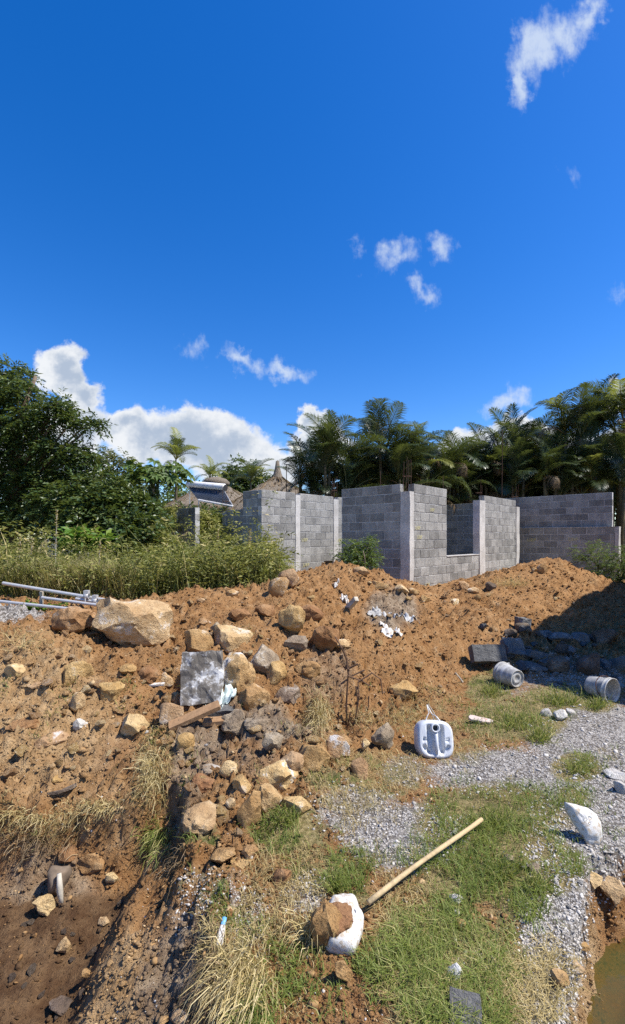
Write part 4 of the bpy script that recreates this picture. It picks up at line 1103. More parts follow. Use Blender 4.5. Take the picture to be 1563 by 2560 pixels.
# ------------------------------------------------------------------ stones
_ICO = {}
def ico(sub):
    if sub not in _ICO:
        bm = bmesh.new(); bmesh.ops.create_icosphere(bm, subdivisions=sub, radius=1.0)
        bm.verts.ensure_lookup_table()
        _ICO[sub] = (np.array([v.co[:] for v in bm.verts]), np.array([[v.index for v in f.verts] for f in bm.faces])); bm.free()
    return _ICO[sub]
def rock_shape(seed, sub=4, cuts=11, sharp=.62, rough=.10):
    rng = np.random.default_rng(seed)
    V, F = ico(sub); V = V.copy()
    for _ in range(cuts):
        n = rnd_dirs(1, rng)[0]; h = rng.uniform(sharp - .12, sharp + .18)
        dd = V @ n; over = dd > h
        V[over] -= np.outer((dd[over] - h) * .93, n)
    s = seed * 3.1
    for fr, am in ((1.6, rough * 1.3), (3.7, rough * .7), (8.5, rough * .35), (18, rough * .16)):
        dsp = vnoise3(V[:, 0] * fr + s, V[:, 1] * fr + s * .7, V[:, 2] * fr + 5, seed) - .5
        V = V * (1 + dsp * am * 2)[:, None]
    lo, hi = V.min(0), V.max(0)
    return (V - (lo + hi) / 2) / (hi - lo) * 2, F          # fits the unit box [-1, 1]
def place_rock(u, vb, w, h, mat, label, seed, name='boulder', cat='boulder', group=None, depth=.85, bury=.16, sub=None, cuts=11, sharp=.62, roll=0.0, rough=.1, lift=0.0):
    g = hit1(u, vb)
    d = g.y
    Wm = w * d / FPX; dm = Wm * depth
    yc = d + dm * .38
    zt = CAM_Z + (HOR - (vb - h)) / FPX * (yc + dm * .1)
    zb = g.z - bury * Wm + lift
    zt = max(zt, zb + .25 * Wm)
    xc = (u - U0) / FPX * yc
    V, F = rock_shape(seed, sub or (4 if w > 62 else 3), cuts, sharp, rough)
    cr, sr = math.cos(roll), math.sin(roll)
    V = V * np.array([Wm / 2, dm / 2, (zt - zb) / 2])
    if roll: V = np.stack([V[:, 0] * cr - V[:, 2] * sr, V[:, 1], V[:, 0] * sr + V[:, 2] * cr], -1)
    me = np_mesh(name, V, F, True); me.set_sharp_from_angle(angle=math.radians(28))
    o = link(name, me, MATS[mat], None, (xc, yc, (zt + zb) / 2))
    return tag(o, label, cat, group)
O, T_, CR, G, DK, PA, SL, LU = 'rock_ochre', 'rock_tan', 'rock_crusted', 'rock_grey', 'rock_dark', 'rock_pale', 'rock_slate', 'soil_lump'
ROCKS = [ # u, v base, width px, height px, material, label
 (342,1618,190,134,T_,'largest tan boulder with an undercut front beside the steel pipes'),
 (181,1583,110,70,O,'wedge shaped ochre boulder next to the largest boulder'),
 (233,1583,26,26,T_,'small pale stone wedged between the two boulders by the pipes'),
 (192,1716,76,66,O,'squat rounded boulder alone on the soil slope, dark underneath'),
 (275,1758,66,54,O,'rough ochre boulder downhill of the squat rounded one'),
 (192,1788,40,62,T_,'flat light tan stone half sunk in the soil slope'),
 (495,1642,78,72,O,'rounded brown boulder just above the upright stone slab'),
 (697,1494,54,54,O,'brown boulder leaning on its twin at the top of the mound'),
 (722,1472,54,52,T_,'paler twin boulder at the top of the mound by the block wall'),
 (730,1594,70,84,O,'tilted boulder with a dark underside on the middle of the mound'),
 (577,1642,114,82,T_,'broad flat topped boulder sunk behind the barrel shaped one'),
 (590,1738,100,110,CR,'barrel shaped boulder with white streaks beside the stone slab'),
 (662,1694,76,80,G,'greyish brown boulder next to the barrel shaped boulder'),
 (739,1631,66,44,G,'low grey boulder below the tilted one'),
 (812,1632,74,72,LU,'soil covered rounded boulder near the bare twigs'),
 (692,1717,54,64,O,'brown boulder overhanging a dark hollow'),
 (634,1780,84,72,O,'angular rust brown boulder below the barrel shaped one'),
 (586,1846,82,74,G,'crumbly dark brown clod beneath the fallen planks'),
 (464,1883,54,54,O,'brown boulder under the plank end'),
 (430,1820,62,68,T_,'dusty tan boulder beside the fallen planks'),
 (682,1883,54,48,G,'half buried boulder with a dark overhang in the grey soil'),
 (786,1926,88,74,O,'smooth ochre boulder at the edge of the dry grass'),
 (845,1904,62,68,CR,'ochre boulder with one white broken side'),
 (727,1931,68,54,T_,'rounded tan boulder between the crusted and the smooth ochre boulders'),
 (689,1987,120,90,CR,'big boulder with white crust on top of the foreground stone pile'),
 (605,1992,50,54,O,'small ochre boulder tucked into the foreground stone pile'),
 (673,2034,72,74,CR,'white faced boulder leaning forward on the foreground stone pile'),
 (623,2070,62,92,O,'upright yellowish boulder shading the grass below the stone pile'),
 (743,2043,76,54,CR,'slanting flat boulder at the grassy end of the stone pile'),
 (506,2087,108,76,T_,'pale triangular boulder set apart from the stone pile above the pit'),
 (558,2031,30,28,O,'small squarish ochre stone beside the pale triangular boulder'),
 (576,2028,26,34,T_,'little tan stone squeezed beside the squarish one'),
 (575,1946,50,46,T_,'angular tan stone on the grey soil'),
 (524,1941,56,28,G,'thin dark slab of stone lying on the grey soil'),
 (900,1947,48,58,T_,'pointed triangular stone standing in the dry grass'),
 (956,1880,62,74,G,'grey lump of old concrete near the jerrycan'),
 (914,1874,24,30,T_,'tan stone touching the grey lump of concrete'),
 (1008,1752,76,46,O,'wedge shaped ochre stone on the bank above the jerrycan'),
 (558,2163,68,48,O,'reddish flat stone at the brink of the pit'),
 (624,2150,44,36,O,'small reddish stone behind the flat ones at the pit'),
 (607,2176,60,34,O,'long low reddish stone at the brink of the pit'),
 (704,2211,52,46,LU,'crumbly reddish lump of soil in the turf'),
 (818,2378,92,130,LU,'big brown clod wrapped in straw beside the broken white can'),
 (860,2464,46,70,O,'upright orange brown stone below the broken white can'),
 (451,2570,52,46,T_,'tan stone poking from the bank of the pit'),
 (282,2214,34,36,T_,'angular light stone on the pit floor'),
 (110,2294,54,56,T_,'yellowish stone at the far wall of the pit'),
 (234,2184,76,66,LU,'crumbling lump of ochre soil at the foot of the pit wall'),
 (173,2180,58,66,LU,'smooth ochre lump of soil fallen from the pit wall'),
 (160,2392,36,52,T_,'flat pale stone lying on the wet pit floor'),
 (260,2320,30,26,T_,'small pointed stone at the side of the pit floor'),
 (217,2450,28,30,O,'brown stone in the mud of the pit floor'),
 (150,2540,56,40,DK,'dark rounded stone in the mud of the pit floor'),
 (1135,2470,48,70,PA,'crumpled white lump of plaster lying in the turf'),
 (1142,2292,22,18,PA,'bright white chip beside the turf near the pole'),
 (1142,2262,36,24,PA,'pale grey stone at the edge of the green tuft'),
 (1152,2330,26,36,O,'small tan stone standing in the turf'),
 (1272,2162,28,26,G,'weathered grey stone among the green grass'),
 (1336,2186,32,30,G,'ridged grey stone at the edge of the green grass'),
 (955,2245,24,22,T_,'tan pebble beside the wooden pole'),
 (1538,1950,54,26,PA,'broken white slab of concrete on the gravel'),
 (1552,1985,40,36,PA,'white angular concrete lump below the broken slab'),
 (1402,1802,36,30,PA,'rough white rubble lump at the grassy edge of the gravel'),
 (1366,1792,30,22,PA,'low white rubble lump in the long grass'),
 (1428,1792,26,20,PA,'small white rubble lump beside the rough one'),
 (1356,1436,26,30,O,'rounded boulder perched at the end of the mound'),
 (1336,1434,16,16,O,'small stone beside the perched boulder'),
 (1004,1484,38,24,T_,'light tan stone on the mound before the corner column'),
 (1036,1491,28,22,O,'brown stone next to the light tan one by the corner column'),
 (1062,1508,30,22,O,'brown stone a little downhill of the corner column'),
 (1159,1476,28,24,T_,'rounded stone against the wall under the window opening'),
 (1182,1485,32,18,T_,'flat light stone under the window opening'),
 (1136,1512,24,16,T_,'light stone on the slope under the window opening'),
 (1192,1502,20,18,O,'brown stone on the slope below the second column'),
 (1226,1478,30,24,DK,'dark stone at the foot of the second column'),
 (948,1472,46,22,O,'slab like ochre stone below the small dark bush'),
 (902,1436,46,20,T_,'pale flat stone at the foot of the small dark bush'),
 (581,1492,36,20,O,'upright clod on the mound in front of the weeds'),
 (502,1508,20,14,T_,'pebble on the mound crest next to the weeds'),
 (511,1570,34,24,O,'overhanging flat stone above the rounded brown boulder'),
 (540,1588,30,34,G,'grey brown stone beside the overhanging flat stone'),
 (860,1620,52,22,T_,'long pale stone beside the bare twigs'),
 (368,1708,64,46,LU,'flat soil dusted boulder a step away from the stone slab'),
 (412,1728,48,52,T_,'tan boulder close beside the hollow at the stone slab'),
 (442,1757,38,30,T_,'small tan stone at the foot of the stone slab'),
 (336,1842,76,62,T_,'pale wedge shaped boulder sunk in the soil below the flat dusted one'),
 (133,1884,84,56,CR,'white flecked boulder almost buried in the pale slope'),
 (200,1828,34,34,PA,'whitish stone protruding above the white flecked boulder'),
 (64,1824,76,28,LU,'long low boulder showing through the pale slope'),
 (142,1966,32,28,O,'small ochre stone above the tilted dark shard'),
 (600,1560,60,40,LU,'dusty boulder under the few dry stalks'),
 (660,1545,56,36,LU,'low dusty boulder on the crest side of the tilted boulder'),
 (780,1545,60,34,LU,'broad dusty hump of rock beneath the crest of the mound'),
 (770,1700,64,50,LU,'dusty boulder above the dark hollow with roots'),
 (560,1690,40,34,O,'small brown boulder pinched between slab and barrel shaped boulder'),
 (720,1760,70,46,G,'grey brown boulder roofing the dark hollow'),
 (640,1830,66,40,G,'grey crumbly boulder in the middle of the grey soil'),
 (512,1985,70,50,LU,'soil coated boulder uphill of the pale triangular one'),
 (860,1870,40,34,O,'ochre stone between the white sided boulder and the dry grass'),
 (40,1690,56,34,T_,'flat tan boulder on the slope below the straw'),
 (320,1690,44,30,O,'ochre stone on the slope between boulder and slab'),
 (95,1735,44,30,T_,'tan stone with a flat top on the open slope'),
 (1480,2235,56,60,T_,'yellow clod breaking off the rim of the water hole'),
 (1530,2270,66,80,T_,'large pale clod on the rim of the water hole'),
 (1400,2480,48,60,O,'ochre clod hanging on the rim of the water hole'),
 (1436,2440,44,48,T_,'yellowish clod above the murky water'),
 (1455,2390,36,40,O,'brown clod on the bank of the water hole'),
 (1560,2200,50,40,O,'brown clod at the far rim of the water hole'),
]
for i, r in enumerate(ROCKS):
    nm = 'stone' if r[2] < 52 else 'boulder'
    if 'clod' in r[5] or 'lump of' in r[5] or r[4] == LU: nm = 'clod'
    place_rock(*r, seed=(900 if i == 0 else 100 + i), name=nm, cat=nm, bury=.1 if 'undercut' in r[5] else .16, cuts=16 if r[4] in (CR, T_, O) else 12, rough=.15 if nm == 'clod' else (.14 if r[2] > 90 else .10), sharp=.70 if r[2] > 90 else .62)
# rubble lying in the shade
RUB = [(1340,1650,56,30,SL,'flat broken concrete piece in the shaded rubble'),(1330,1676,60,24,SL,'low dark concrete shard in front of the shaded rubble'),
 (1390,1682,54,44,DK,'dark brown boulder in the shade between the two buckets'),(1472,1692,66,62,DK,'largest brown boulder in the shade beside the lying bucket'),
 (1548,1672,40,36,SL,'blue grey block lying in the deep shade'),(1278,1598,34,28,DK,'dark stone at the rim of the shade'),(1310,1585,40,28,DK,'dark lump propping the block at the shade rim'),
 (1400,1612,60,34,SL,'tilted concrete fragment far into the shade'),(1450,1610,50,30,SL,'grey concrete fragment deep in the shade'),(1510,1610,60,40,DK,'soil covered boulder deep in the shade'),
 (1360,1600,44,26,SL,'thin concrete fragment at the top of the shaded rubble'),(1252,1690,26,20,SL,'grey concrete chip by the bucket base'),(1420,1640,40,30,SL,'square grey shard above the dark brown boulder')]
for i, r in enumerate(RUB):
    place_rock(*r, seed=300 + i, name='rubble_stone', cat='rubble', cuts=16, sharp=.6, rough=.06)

def slab(name, label, cat, pix, w, h, th, mat, rot, seed, off=(0, 0, 0), rough=.012, n=7):
    """a stone or concrete slab: w along X, h along Z, th along Y before rot"""
    g = hit1(*pix) + Vector(off)
    rng = np.random.default_rng(seed)
    bm = bmesh.new(); bmesh.ops.create_cube(bm, size=1.0)
    bmesh.ops.subdivide_edges(bm, edges=bm.edges[:], cuts=n, use_grid_fill=True)
    for v in bm.verts:
        v.co = Vector((v.co.x * w, v.co.y * th, v.co.z * h))
    V = np.array([v.co[:] for v in bm.verts])
    for a, (fr, am) in enumerate(((5, rough), (14, rough * .6), (34, rough * .4))):
        dsp = np.stack([vnoise3(V[:, 0] * fr + k * 9, V[:, 1] * fr + seed, V[:, 2] * fr, seed + k) - .5 for k in range(3)], -1)
        V = V + dsp * am * 2
    for v, c in zip(bm.verts, V): v.co = c
    me = bpy.data.meshes.new(name); bm.to_mesh(me); bm.free()
    me.polygons.foreach_set('use_smooth', np.zeros(len(me.polygons), dtype=bool))
    o = link(name, me, MATS[mat], None, g, rot)
    return tag(o, label, cat)
slab('stone_slab', 'grey rectangular stone slab standing upright in the soil', 'slab', (502, 1757), .335, .43, .07, 'slab_stone', (math.radians(-17), math.radians(-3), math.radians(6)), 1, (0, .04, .17), .022, 9)
slab('stone_slab', 'flat dark stone slab lying under the crumpled mint film', 'slab', (555, 1790), .28, .05, .16, 'rock_slate', (math.radians(8), math.radians(-4), .2), 2, (0, .05, .02))
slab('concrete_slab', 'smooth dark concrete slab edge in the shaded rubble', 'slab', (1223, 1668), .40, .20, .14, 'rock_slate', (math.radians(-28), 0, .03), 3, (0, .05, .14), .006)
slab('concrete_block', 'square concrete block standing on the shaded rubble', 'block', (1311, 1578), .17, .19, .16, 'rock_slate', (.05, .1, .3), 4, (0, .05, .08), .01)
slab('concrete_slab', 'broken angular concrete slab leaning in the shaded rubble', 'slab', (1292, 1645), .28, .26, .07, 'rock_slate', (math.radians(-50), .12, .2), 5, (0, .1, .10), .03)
slab('slate_piece', 'dark slate piece with white scratches lying in the turf', 'slate', (1160, 2560), .105, .012, .10, 'rock_slate', (math.radians(20), .05, -.25), 6, (0, .0, .05), .006)
slab('plank', 'weathered brown plank propped up on the rubble', 'plank', (482, 1838), .40, .035, .09, 'old_plank', (.25, math.radians(-19), .25), 7, (0, .06, .10), .004, 5)
slab('plank', 'short dark plank end under the longer plank', 'plank', (532, 1824), .17, .03, .09, 'old_plank', (.1, math.radians(-4), .1), 8, (0, .05, .03), .004, 4)
slab('timber_offcut', 'pale split timber offcut sticking out of the mound', 'timber', (888, 1545), .055, .06, .33, 'grey_wood', (math.radians(-38), .1, math.radians(28)), 9, (-.06, .05, .13), .006, 5)
def sole():
    g = hit1(1202, 1808)
    t = thing('shoe_sole', 'dusty pinkish shoe sole with a red print in the grass', 'sole', (g.x, g.y, g.z + .02))
    out = [(-.105, .0), (-.095, .028), (-.06, .036), (-.02, .028), (.03, .030), (.075, .026), (.105, .008), (.108, -.006), (.08, -.026), (.03, -.03), (-.03, -.028), (-.08, -.034), (-.1, -.02)]
    R = Matrix.Rotation(-.42, 4, 'Z') @ Matrix.Rotation(.30, 4, 'X') @ Matrix.Rotation(.06, 4, 'Y')
    def ext(pts, z0, z1, m, nm, par):
        k = len(pts)
        V = [R @ Vector((x, y, z0 + .05 * x * x * 8)) for x, y in pts] + [R @ Vector((x * .97, y * .94, z1 + .05 * x * x * 8)) for x, y in pts]
        return MB().add(V, [tuple(range(k, 2 * k)), tuple(range(k))[::-1]] + [(i, (i + 1) % k, k + (i + 1) % k, k + i) for i in range(k)]).build(nm, MATS[m], par)
    ext(out, 0, .018, 'sole_rubber', 'rubber', t)
    ext([(x * .28 + .03, y * .42) for x, y in out], .0185, .020, 'red_print', 'red_print', t)
sole()
slab('tile_shard', 'flat dark shard tilted out of the soil slope', 'shard', (152, 1990), .17, .02, .09, 'rock_dark', (-.3, -.2, .2), 11, (0, .02, .02), .012, 5)
slab('white_offcut', 'small white plastic strip lying on the soil slope', 'strip', (392, 1718), .13, .016, .04, 'white_plastic', (.1, -.02, .1), 12, (0, 0, .02), .003, 4)

def film(label, u, v, w, h, mat, seed, rise=.05):
    """crumpled plastic film"""
    g = hit1(u, v); rng = np.random.default_rng(seed)
    n = 25
    a = np.linspace(-1, 1, n); X, Y = np.meshgrid(a, a)
    ang = np.arctan2(Y, X); rad = 1 + .35 * np.sin(ang * 3 + seed) + .2 * np.sin(ang * 5 + 2 * seed)
    X, Y = X * rad * w / 2, Y * rad * h / 2
    Z = np.abs(vnoise2(X * 22 + seed, Y * 22, seed) - .5) * 2 * rise + np.abs(vnoise2(X * 50, Y * 50 + seed, seed + 1) - .5) * rise
    Zg = gz(X + g.x, Y + g.y) - g.z
    V = np.stack([X, Y, Z + Zg + .006], -1).reshape(-1, 3)
    i = np.arange(n - 1)[:, None] * n + np.arange(n - 1)[None]
    F = np.stack([i, i + 1, i + n + 1, i + n], -1).reshape(-1, 4)
    o = link('plastic_film', np_mesh('plastic_film', V, F, True), MATS[mat], None, g)
    md = o.modifiers.new('thick', 'SOLIDIFY'); md.thickness = .002
    return tag(o, label, 'plastic film')
film('crumpled mint and white plastic film below the stone slab', 550, 1768, .19, .20, 'mint_film', 1, .09)
film('torn white plastic bag lying on the ashy part of the mound', 975, 1588, .20, .14, 'plastic_film', 2, .05)
film('grey plastic rag half buried above the white bag', 945, 1540, .24, .2, 'bucket_plastic', 3, .05)
film('bunched white cloth at the top end of the timber offcut', 862, 1508, .10, .12, 'plastic_film', 4, .10)
film('small white scrap of film on the crest of the mound', 840, 1468, .07, .07, 'plastic_film', 6, .06)
film('grey film strip stretched over the ashy soil', 1020, 1545, .22, .16, 'bucket_cement', 7, .04)

# ------------------------------------------------------------------ jerrycan
def superell(n, a, b, e=3.6):
    th = np.linspace(0, 2 * np.pi, n, endpoint=False)
    c, s = np.cos(th), np.sin(th)
    return np.stack([np.sign(c) * np.abs(c) ** (2 / e) * a, np.sign(s) * np.abs(s) ** (2 / e) * b], -1)
def jerrycan():
    g = hit1(1093, 1897)
    t = thing('jerrycan', 'grey white plastic jerrycan lying with its spout end turned out', 'jerrycan', (g.x, g.y, g.z))
    n = 88; A, B = .142, .139
    ring = superell(n, A, B, 3.3)
    rows = [(f, 0.0) for f in np.linspace(.02, .86, 30)] + [(.92, .006), (.965, .02), (.99, .042), (1, .07), (1.0, .09), (.985, .094), (1, .098), (1, .12), (.97, .145), (.88, .16), (.5, .165), (.02, .165)]
    V = []
    for f, y in rows:
        x, z = ring[:, 0] * f, ring[:, 1] * f
        yy = np.full(n, y) - .012 * (1 - f) * (f < .9)
        if y == 0.0:
            ch = sstep(.062 - np.abs(x + .004), -.008, .010) * sstep(z, -.115, -.075) * sstep(.105 - z, -.01, .03)
            hd = sstep(.020 - np.abs(x), -.006, .006) * sstep(.055 - z, -.008, .01) 
            taper = sstep(z, -.13, .0) * .5 + .5
            yy += .040 * ch * (1 - hd) * taper
            r_, a_ = np.hypot(x, z), np.degrees(np.arctan2(z, x)) % 360
            cres = sstep(.013 - np.abs(r_ - .103), -.005, .005) * np.maximum(sstep(a_, 198, 210) * sstep(252 - a_, 0, 12), sstep(a_, 288, 300) * sstep(342 - a_, 0, 12))
            yy += .022 * cres
            yy += .020 * sstep(.008 - np.abs(z - .0), -.004, .004) * sstep(np.abs(x), .066, .074) * sstep(.105 - np.abs(x), 0, .01)
        V.append(np.stack([x, yy, z], -1))
    V = np.concatenate(V)
    F = [(i*n+k, (i+1)*n+k, (i+1)*n+(k+1)%n, i*n+(k+1)%n) for i in range(len(rows)-1) for k in range(n)]
    M = Matrix.Translation((0, .03, B * .93)) @ Matrix.Rotation(math.radians(-20), 4, 'X') @ Matrix.Rotation(math.radians(2), 4, 'Y')
    me = np_mesh('body', V, np.array(F), True)
    b = link('body', me, MATS['old_plastic'], t); b.matrix_local = M
    Mn = M @ Matrix.Translation((-.004, -.002, .084)) @ Matrix.Rotation(math.radians(90), 4, 'X')
    sp = MB().lathe([(.034, -.04), (.034, .022), (.031, .026), (.024, .026), (.022, .02), (.022, -.03), (.001, -.03)], 20, Mn).build('spout', MATS['old_plastic'], t, True)
    MB().lathe([(.0215, -.012), (.0005, -.012)], 16, Mn).build('spout_hole_shade', MATS['rubber_and_hole_black'], sp)  # black disc stands in for the shade inside the spout
    MB().tube([M @ Vector(p) for p in ((0, -.002, .05), (0, -.012, .03), (0, -.013, -.03), (0, -.004, -.10))], [.013, .014, .013, .009], 8).build('handle', MATS['old_plastic'], t, True)
    wire = [M @ Vector(p) for p in ((-.06, .05, .135), (-.045, .06, .165), (-.02, .10, .19), (-.03, .12, .25))]
    MB().tube(wire, .004, 5).build('wire', MATS['galvanised'], t)
    MB().tube([M @ Vector(p) for p in ((.05, .05, .135), (.03, .07, .165), (.0, .10, .185), (-.03, .12, .25))], .004, 5).build('wire', MATS['galvanised'], t)
    return t
jerrycan()

# ------------------------------------------------------------------ buckets
def bucket(label, u, v, d, axis, R0, R1, H, roll, inside):
    p = ray_pt(u, v, d)
    g = float(gz(p.x, p.y))
    t = thing('bucket', label, 'bucket', (p.x, p.y, g))
    q = Vector(axis).normalized().to_track_quat('Z', 'Y').to_matrix().to_4x4()
    # rests on its rim and base edge
    M = q @ Matrix.Rotation(roll, 4, 'Z')
    low = min((M @ Vector((r * math.cos(a), r * math.sin(a), z))).z for r, z in ((R0, 0), (R1, H)) for a in np.linspace(0, 6.28, 24))
    M = Matrix.Translation((0, 0, -low - .012)) @ M
    prof = [(.001, .012), (R0 * .30, .012), (R0 * .33, .006), (R0 * .62, .006), (R0 * .66, .012), (R0 * .86, .012), (R0 * .9, .0), (R0 * .985, .0), (R0, .008)] + [(R0 + (R1 - R0) * f, H * f) for f in (.2, .4, .6, .78)]
    prof += [(R1 * .99, H * .80), (R1 * 1.035, H * .81), (R1 * 1.035, H * .83), (R1 * .995, H * .84), (R1 * 1.0, H * .95), (R1 * 1.04, H * .955), (R1 * 1.04, H), (R1 * .985, H), (R1 * .96, H * .9), (R0 * .965, .02), (.001, .02)]
    b = MB().lathe(prof, 36, M).build('body', MATS['bucket_plastic'], t, True)
    MB().lathe([(R0 * .955, .024), (R1 * .94, H * .62)], 36, M).build('cement_crust', MATS['bucket_cement'], t, True)
    hp = [M @ Vector((R1 * 1.05 * math.cos(a), R1 * 1.05 * math.sin(a), H * .86 - .10 * math.sin(a * 1.0) * R1 * 6)) for a in np.linspace(0, math.pi, 14)]
    MB().tube(hp, .004, 5).build('handle', MATS['rust_bar'], t)
    for a in (0, math.pi):
        c = M @ Vector((R1 * 1.03 * math.cos(a), R1 * 1.03 * math.sin(a), H * .86))
        MB().tube([c - Vector((0, 0, .012)), c + Vector((0, 0, .012))], .012, 6).build('handle_lug', MATS['bucket_plastic'], t)
    return t
bucket('dirty grey bucket tipped over with its base turned out, half in sunlight', 1294, 1700, 4.98, (-.36, .92, .02), .094, .120, .235, 2.2, False)
bucket('dirty grey bucket lying on its side with its mouth open to the gravel', 1475, 1722, 4.80, (.42, -.90, .02), .094, .122, .235, .6, True)

# ------------------------------------------------------------------ broken white cans and the pole
def can_panel():
    pts = [(1411,2017),(1440,2023),(1470,2032),(1492,2048),(1504,2070),(1507,2098),(1498,2112),(1468,2108),(1459,2090),(1443,2068),(1428,2044)]
    g = hit1(1470, 2120)
    t = thing('broken_can', 'white broken end of a plastic can on the gravel by the water hole', 'can', (g.x, g.y, g.z))
    L = [ray_pt(u, v, g.y + (2120 - v) * g.y / FPX * .55) - g + Vector((0, 0, .03)) for u, v in pts]
    n = len(L); c = sum(L, Vector()) / n
    nrm = Vector((0, -.75, .66)).normalized()
    V, F = [], []
    lev = [(0.0, .022), (.35, .021), (.62, .018), (.82, .012), (.94, .004), (1.0, -.006), (1.0, -.016), (.99, -.045)]
    m = n * 4
    dense = [L[i].lerp(L[(i + 1) % n], k / 4) for i in range(n) for k in range(4)]
    for f, up in lev:
        for p in dense:
            q = c.lerp(p, max(f, .01)) + (nrm * up if up > -.01 else Vector((0, 0, up)))
            if up > 0.005:
                for (du, dv, r, dep) in ((.016, .045, .010, .012), (-.018, .040, .008, .010)):
                    cc = Vector((du, dv * 1.6, dv * .9)) + c * Vector((0, 0, 0)).length
                    dd = (Vector((q.x - c.x - du, q.y - c.y + .02 - dv * .3, 0))).length
                    q -= nrm * dep * math.exp(-(dd / r) ** 2)
            V.append(q)
    F = [(i*m+k, i*m+(k+1)%m, (i+1)*m+(k+1)%m, (i+1)*m+k) for i in range(len(lev)-1) for k in range(m)]
    o = MB().add(V, F).build('shell', MATS['white_plastic'], t, True)
    md = o.modifiers.new('thick', 'SOLIDIFY'); md.thickness = .003
    R = nrm.to_track_quat('Z', 'Y').to_matrix().to_4x4()
    for dx, dz, r in ((.014, .006, .011), (-.012, .000, .009), (.004, -.018, .006)):
        p = c + nrm * .017 + Vector((dx, dz * .75, dz * .66))
        rg = MB().lathe([(r * 1.25, -.006), (r * 1.2, .003), (r, .0035), (r * .85, -.001), (.0005, -.002)], 14, Matrix.Translation(p) @ R).build('moulded_ring', MATS['white_plastic'], t, True)
        MB().lathe([(r * .8, .0005), (.0005, .0008)], 12, Matrix.Translation(p) @ R).build('dent_shade', MATS['bucket_plastic'], rg)  # darker discs paint the shade into the moulded dents
    return t
can_panel()
def can_shell():
    g = hit1(888, 2398)
    t = thing('broken_can', 'white split end of a plastic can with soil on it, the pole beside it', 'can', (g.x, g.y, g.z))
    n = 60; ring = superell(n, .074, .108, 2.6) * (1 + .05 * np.sin(np.linspace(0, 6.283, n, endpoint=False) * 5 + 1)[:, None])
    rows = [(.02, .026), (.3, .027), (.55, .024), (.75, .020), (.88, .013), (.96, .002), (1.0, -.018), (1.0, -.05), (.98, -.075)]
    M = Matrix.Translation((-.03, .115, .058)) @ Matrix.Rotation(math.radians(16), 4, 'X') @ Matrix.Rotation(math.radians(12), 4, 'Y') @ Matrix.Rotation(math.radians(-8), 4, 'Z')
    V = []
    for f, z in rows:
        for x, y in ring * f:
            dip = .016 * math.exp(-(((x - .028) / .014) ** 2 + ((y - .03) / .016) ** 2)) + .012 * math.exp(-(((x + .01) / .03) ** 2 + ((y + .02) / .05) ** 2))
            V.append(M @ Vector((x, y, z - (dip if z > 0 else 0) + .007 * math.sin(x * 90 + y * 50) * math.sin(y * 70))))
    F = [(i*n+k, i*n+(k+1)%n, (i+1)*n+(k+1)%n, (i+1)*n+k) for i in range(len(rows)-1) for k in range(n)]
    o = MB().add(V, F).build('shell', MATS['white_plastic'], t, True)
    md = o.modifiers.new('thick', 'SOLIDIFY'); md.thickness = .003
    Vs, Fs = rock_shape(9, 4, 9, .7, .16)
    me = np_mesh('soil_fill', Vs * np.array([.056, .075, .024]), Fs, True)
    f = link('soil_fill', me, MATS['soil_lump'], t); f.matrix_local = M @ Matrix.Translation((-.028, -.016, .018))
    MB().lathe([(.014, -.004), (.014, .006), (.010, .006), (.009, -.004)], 14, M @ Matrix.Translation((.03, .03, .014))).build('spout_stub', MATS['old_plastic'], t, True)
    return t
can_shell()
a, b = hit1(921, 2292) + Vector((0, 0, .055)), hit1(1204, 2080) + Vector((0, 0, .075))
pole = thing('wooden_pole', 'pale straight wooden pole lying across the turf', 'pole', a)
k_ = 9
rr = random.Random(6)
pts = [a.lerp(b, i / k_) - a + Vector((0, 0, .007 * math.sin(i * .55))) for i in range(k_ + 1)]
MB().tube(pts, [.0112 * (1 + rr.uniform(-.08, .08)) for _ in pts], 12).build('shaft', MATS['wood_pole'], pole, True)
MB().tube([pts[-1] + (pts[-1] - pts[-2]).normalized() * .0005, pts[-1] + (pts[-1] - pts[-2]).normalized() * .003], .0102, 10).build('cut_end', MATS['grey_wood'], pole)
# ------------------------------------------------------------------ steel pipes
def pipe(label, A, B, r=.024, g='steel pipes lying by the weeds'):
    A, B = ray_pt(*A), ray_pt(*B)
    t = thing('steel_pipe', label, 'pipe', A)
    MB().tube([(0, 0, 0), B - A], r, 14, False).build('tube', MATS['galvanised'], t, True)
    MB().tube([(0, 0, 0), (B - A) * .999], r * .84, 12, False).build('bore_shade', MATS['rubber_and_hole_black'], t, True)  # black liner puts the shade of the pipe's inside into its colour
    return t
pipe('longest galvanised steel pipe carrying two couplers beside the largest boulder', (8, 1458, 6.35), (462, 1533, 5.95))
pipe('short galvanised steel pipe lying under the longest pipe', (105, 1494, 6.0), (290, 1519, 5.85), .02)
pipe('thin galvanised steel pipe half under the green vine', (-60, 1497, 5.9), (182, 1523, 5.7), .02)
pipe('galvanised steel pipe lying close along the longest one', (190, 1497, 6.15), (470, 1540, 5.98), .02)
for (u, v, dd, lab) in ((217, 1490, 6.1, 'upper steel scaffold coupler clamped on the longest pipe'), (238, 1502, 6.0, 'lower steel scaffold coupler with a dangling bolt')):
    c = ray_pt(u, v, dd)
    t = thing('scaffold_coupler', lab, 'coupler', c)
    MB().lathe([(.034, -.03), (.042, -.028), (.042, .028), (.034, .03)], 12, Matrix.Rotation(math.radians(90), 4, 'Y')).build('clamp_ring', MATS['galvanised'], t, True)
    MB().box((-.03, -.03, .03), (.03, .03, .075)).build('clamp_jaw', MATS['galvanised'], t)
    MB().tube([(.0, -.04, -.02), (.0, -.045, -.12)], .008, 6).build('bolt', MATS['galvanised'], t)
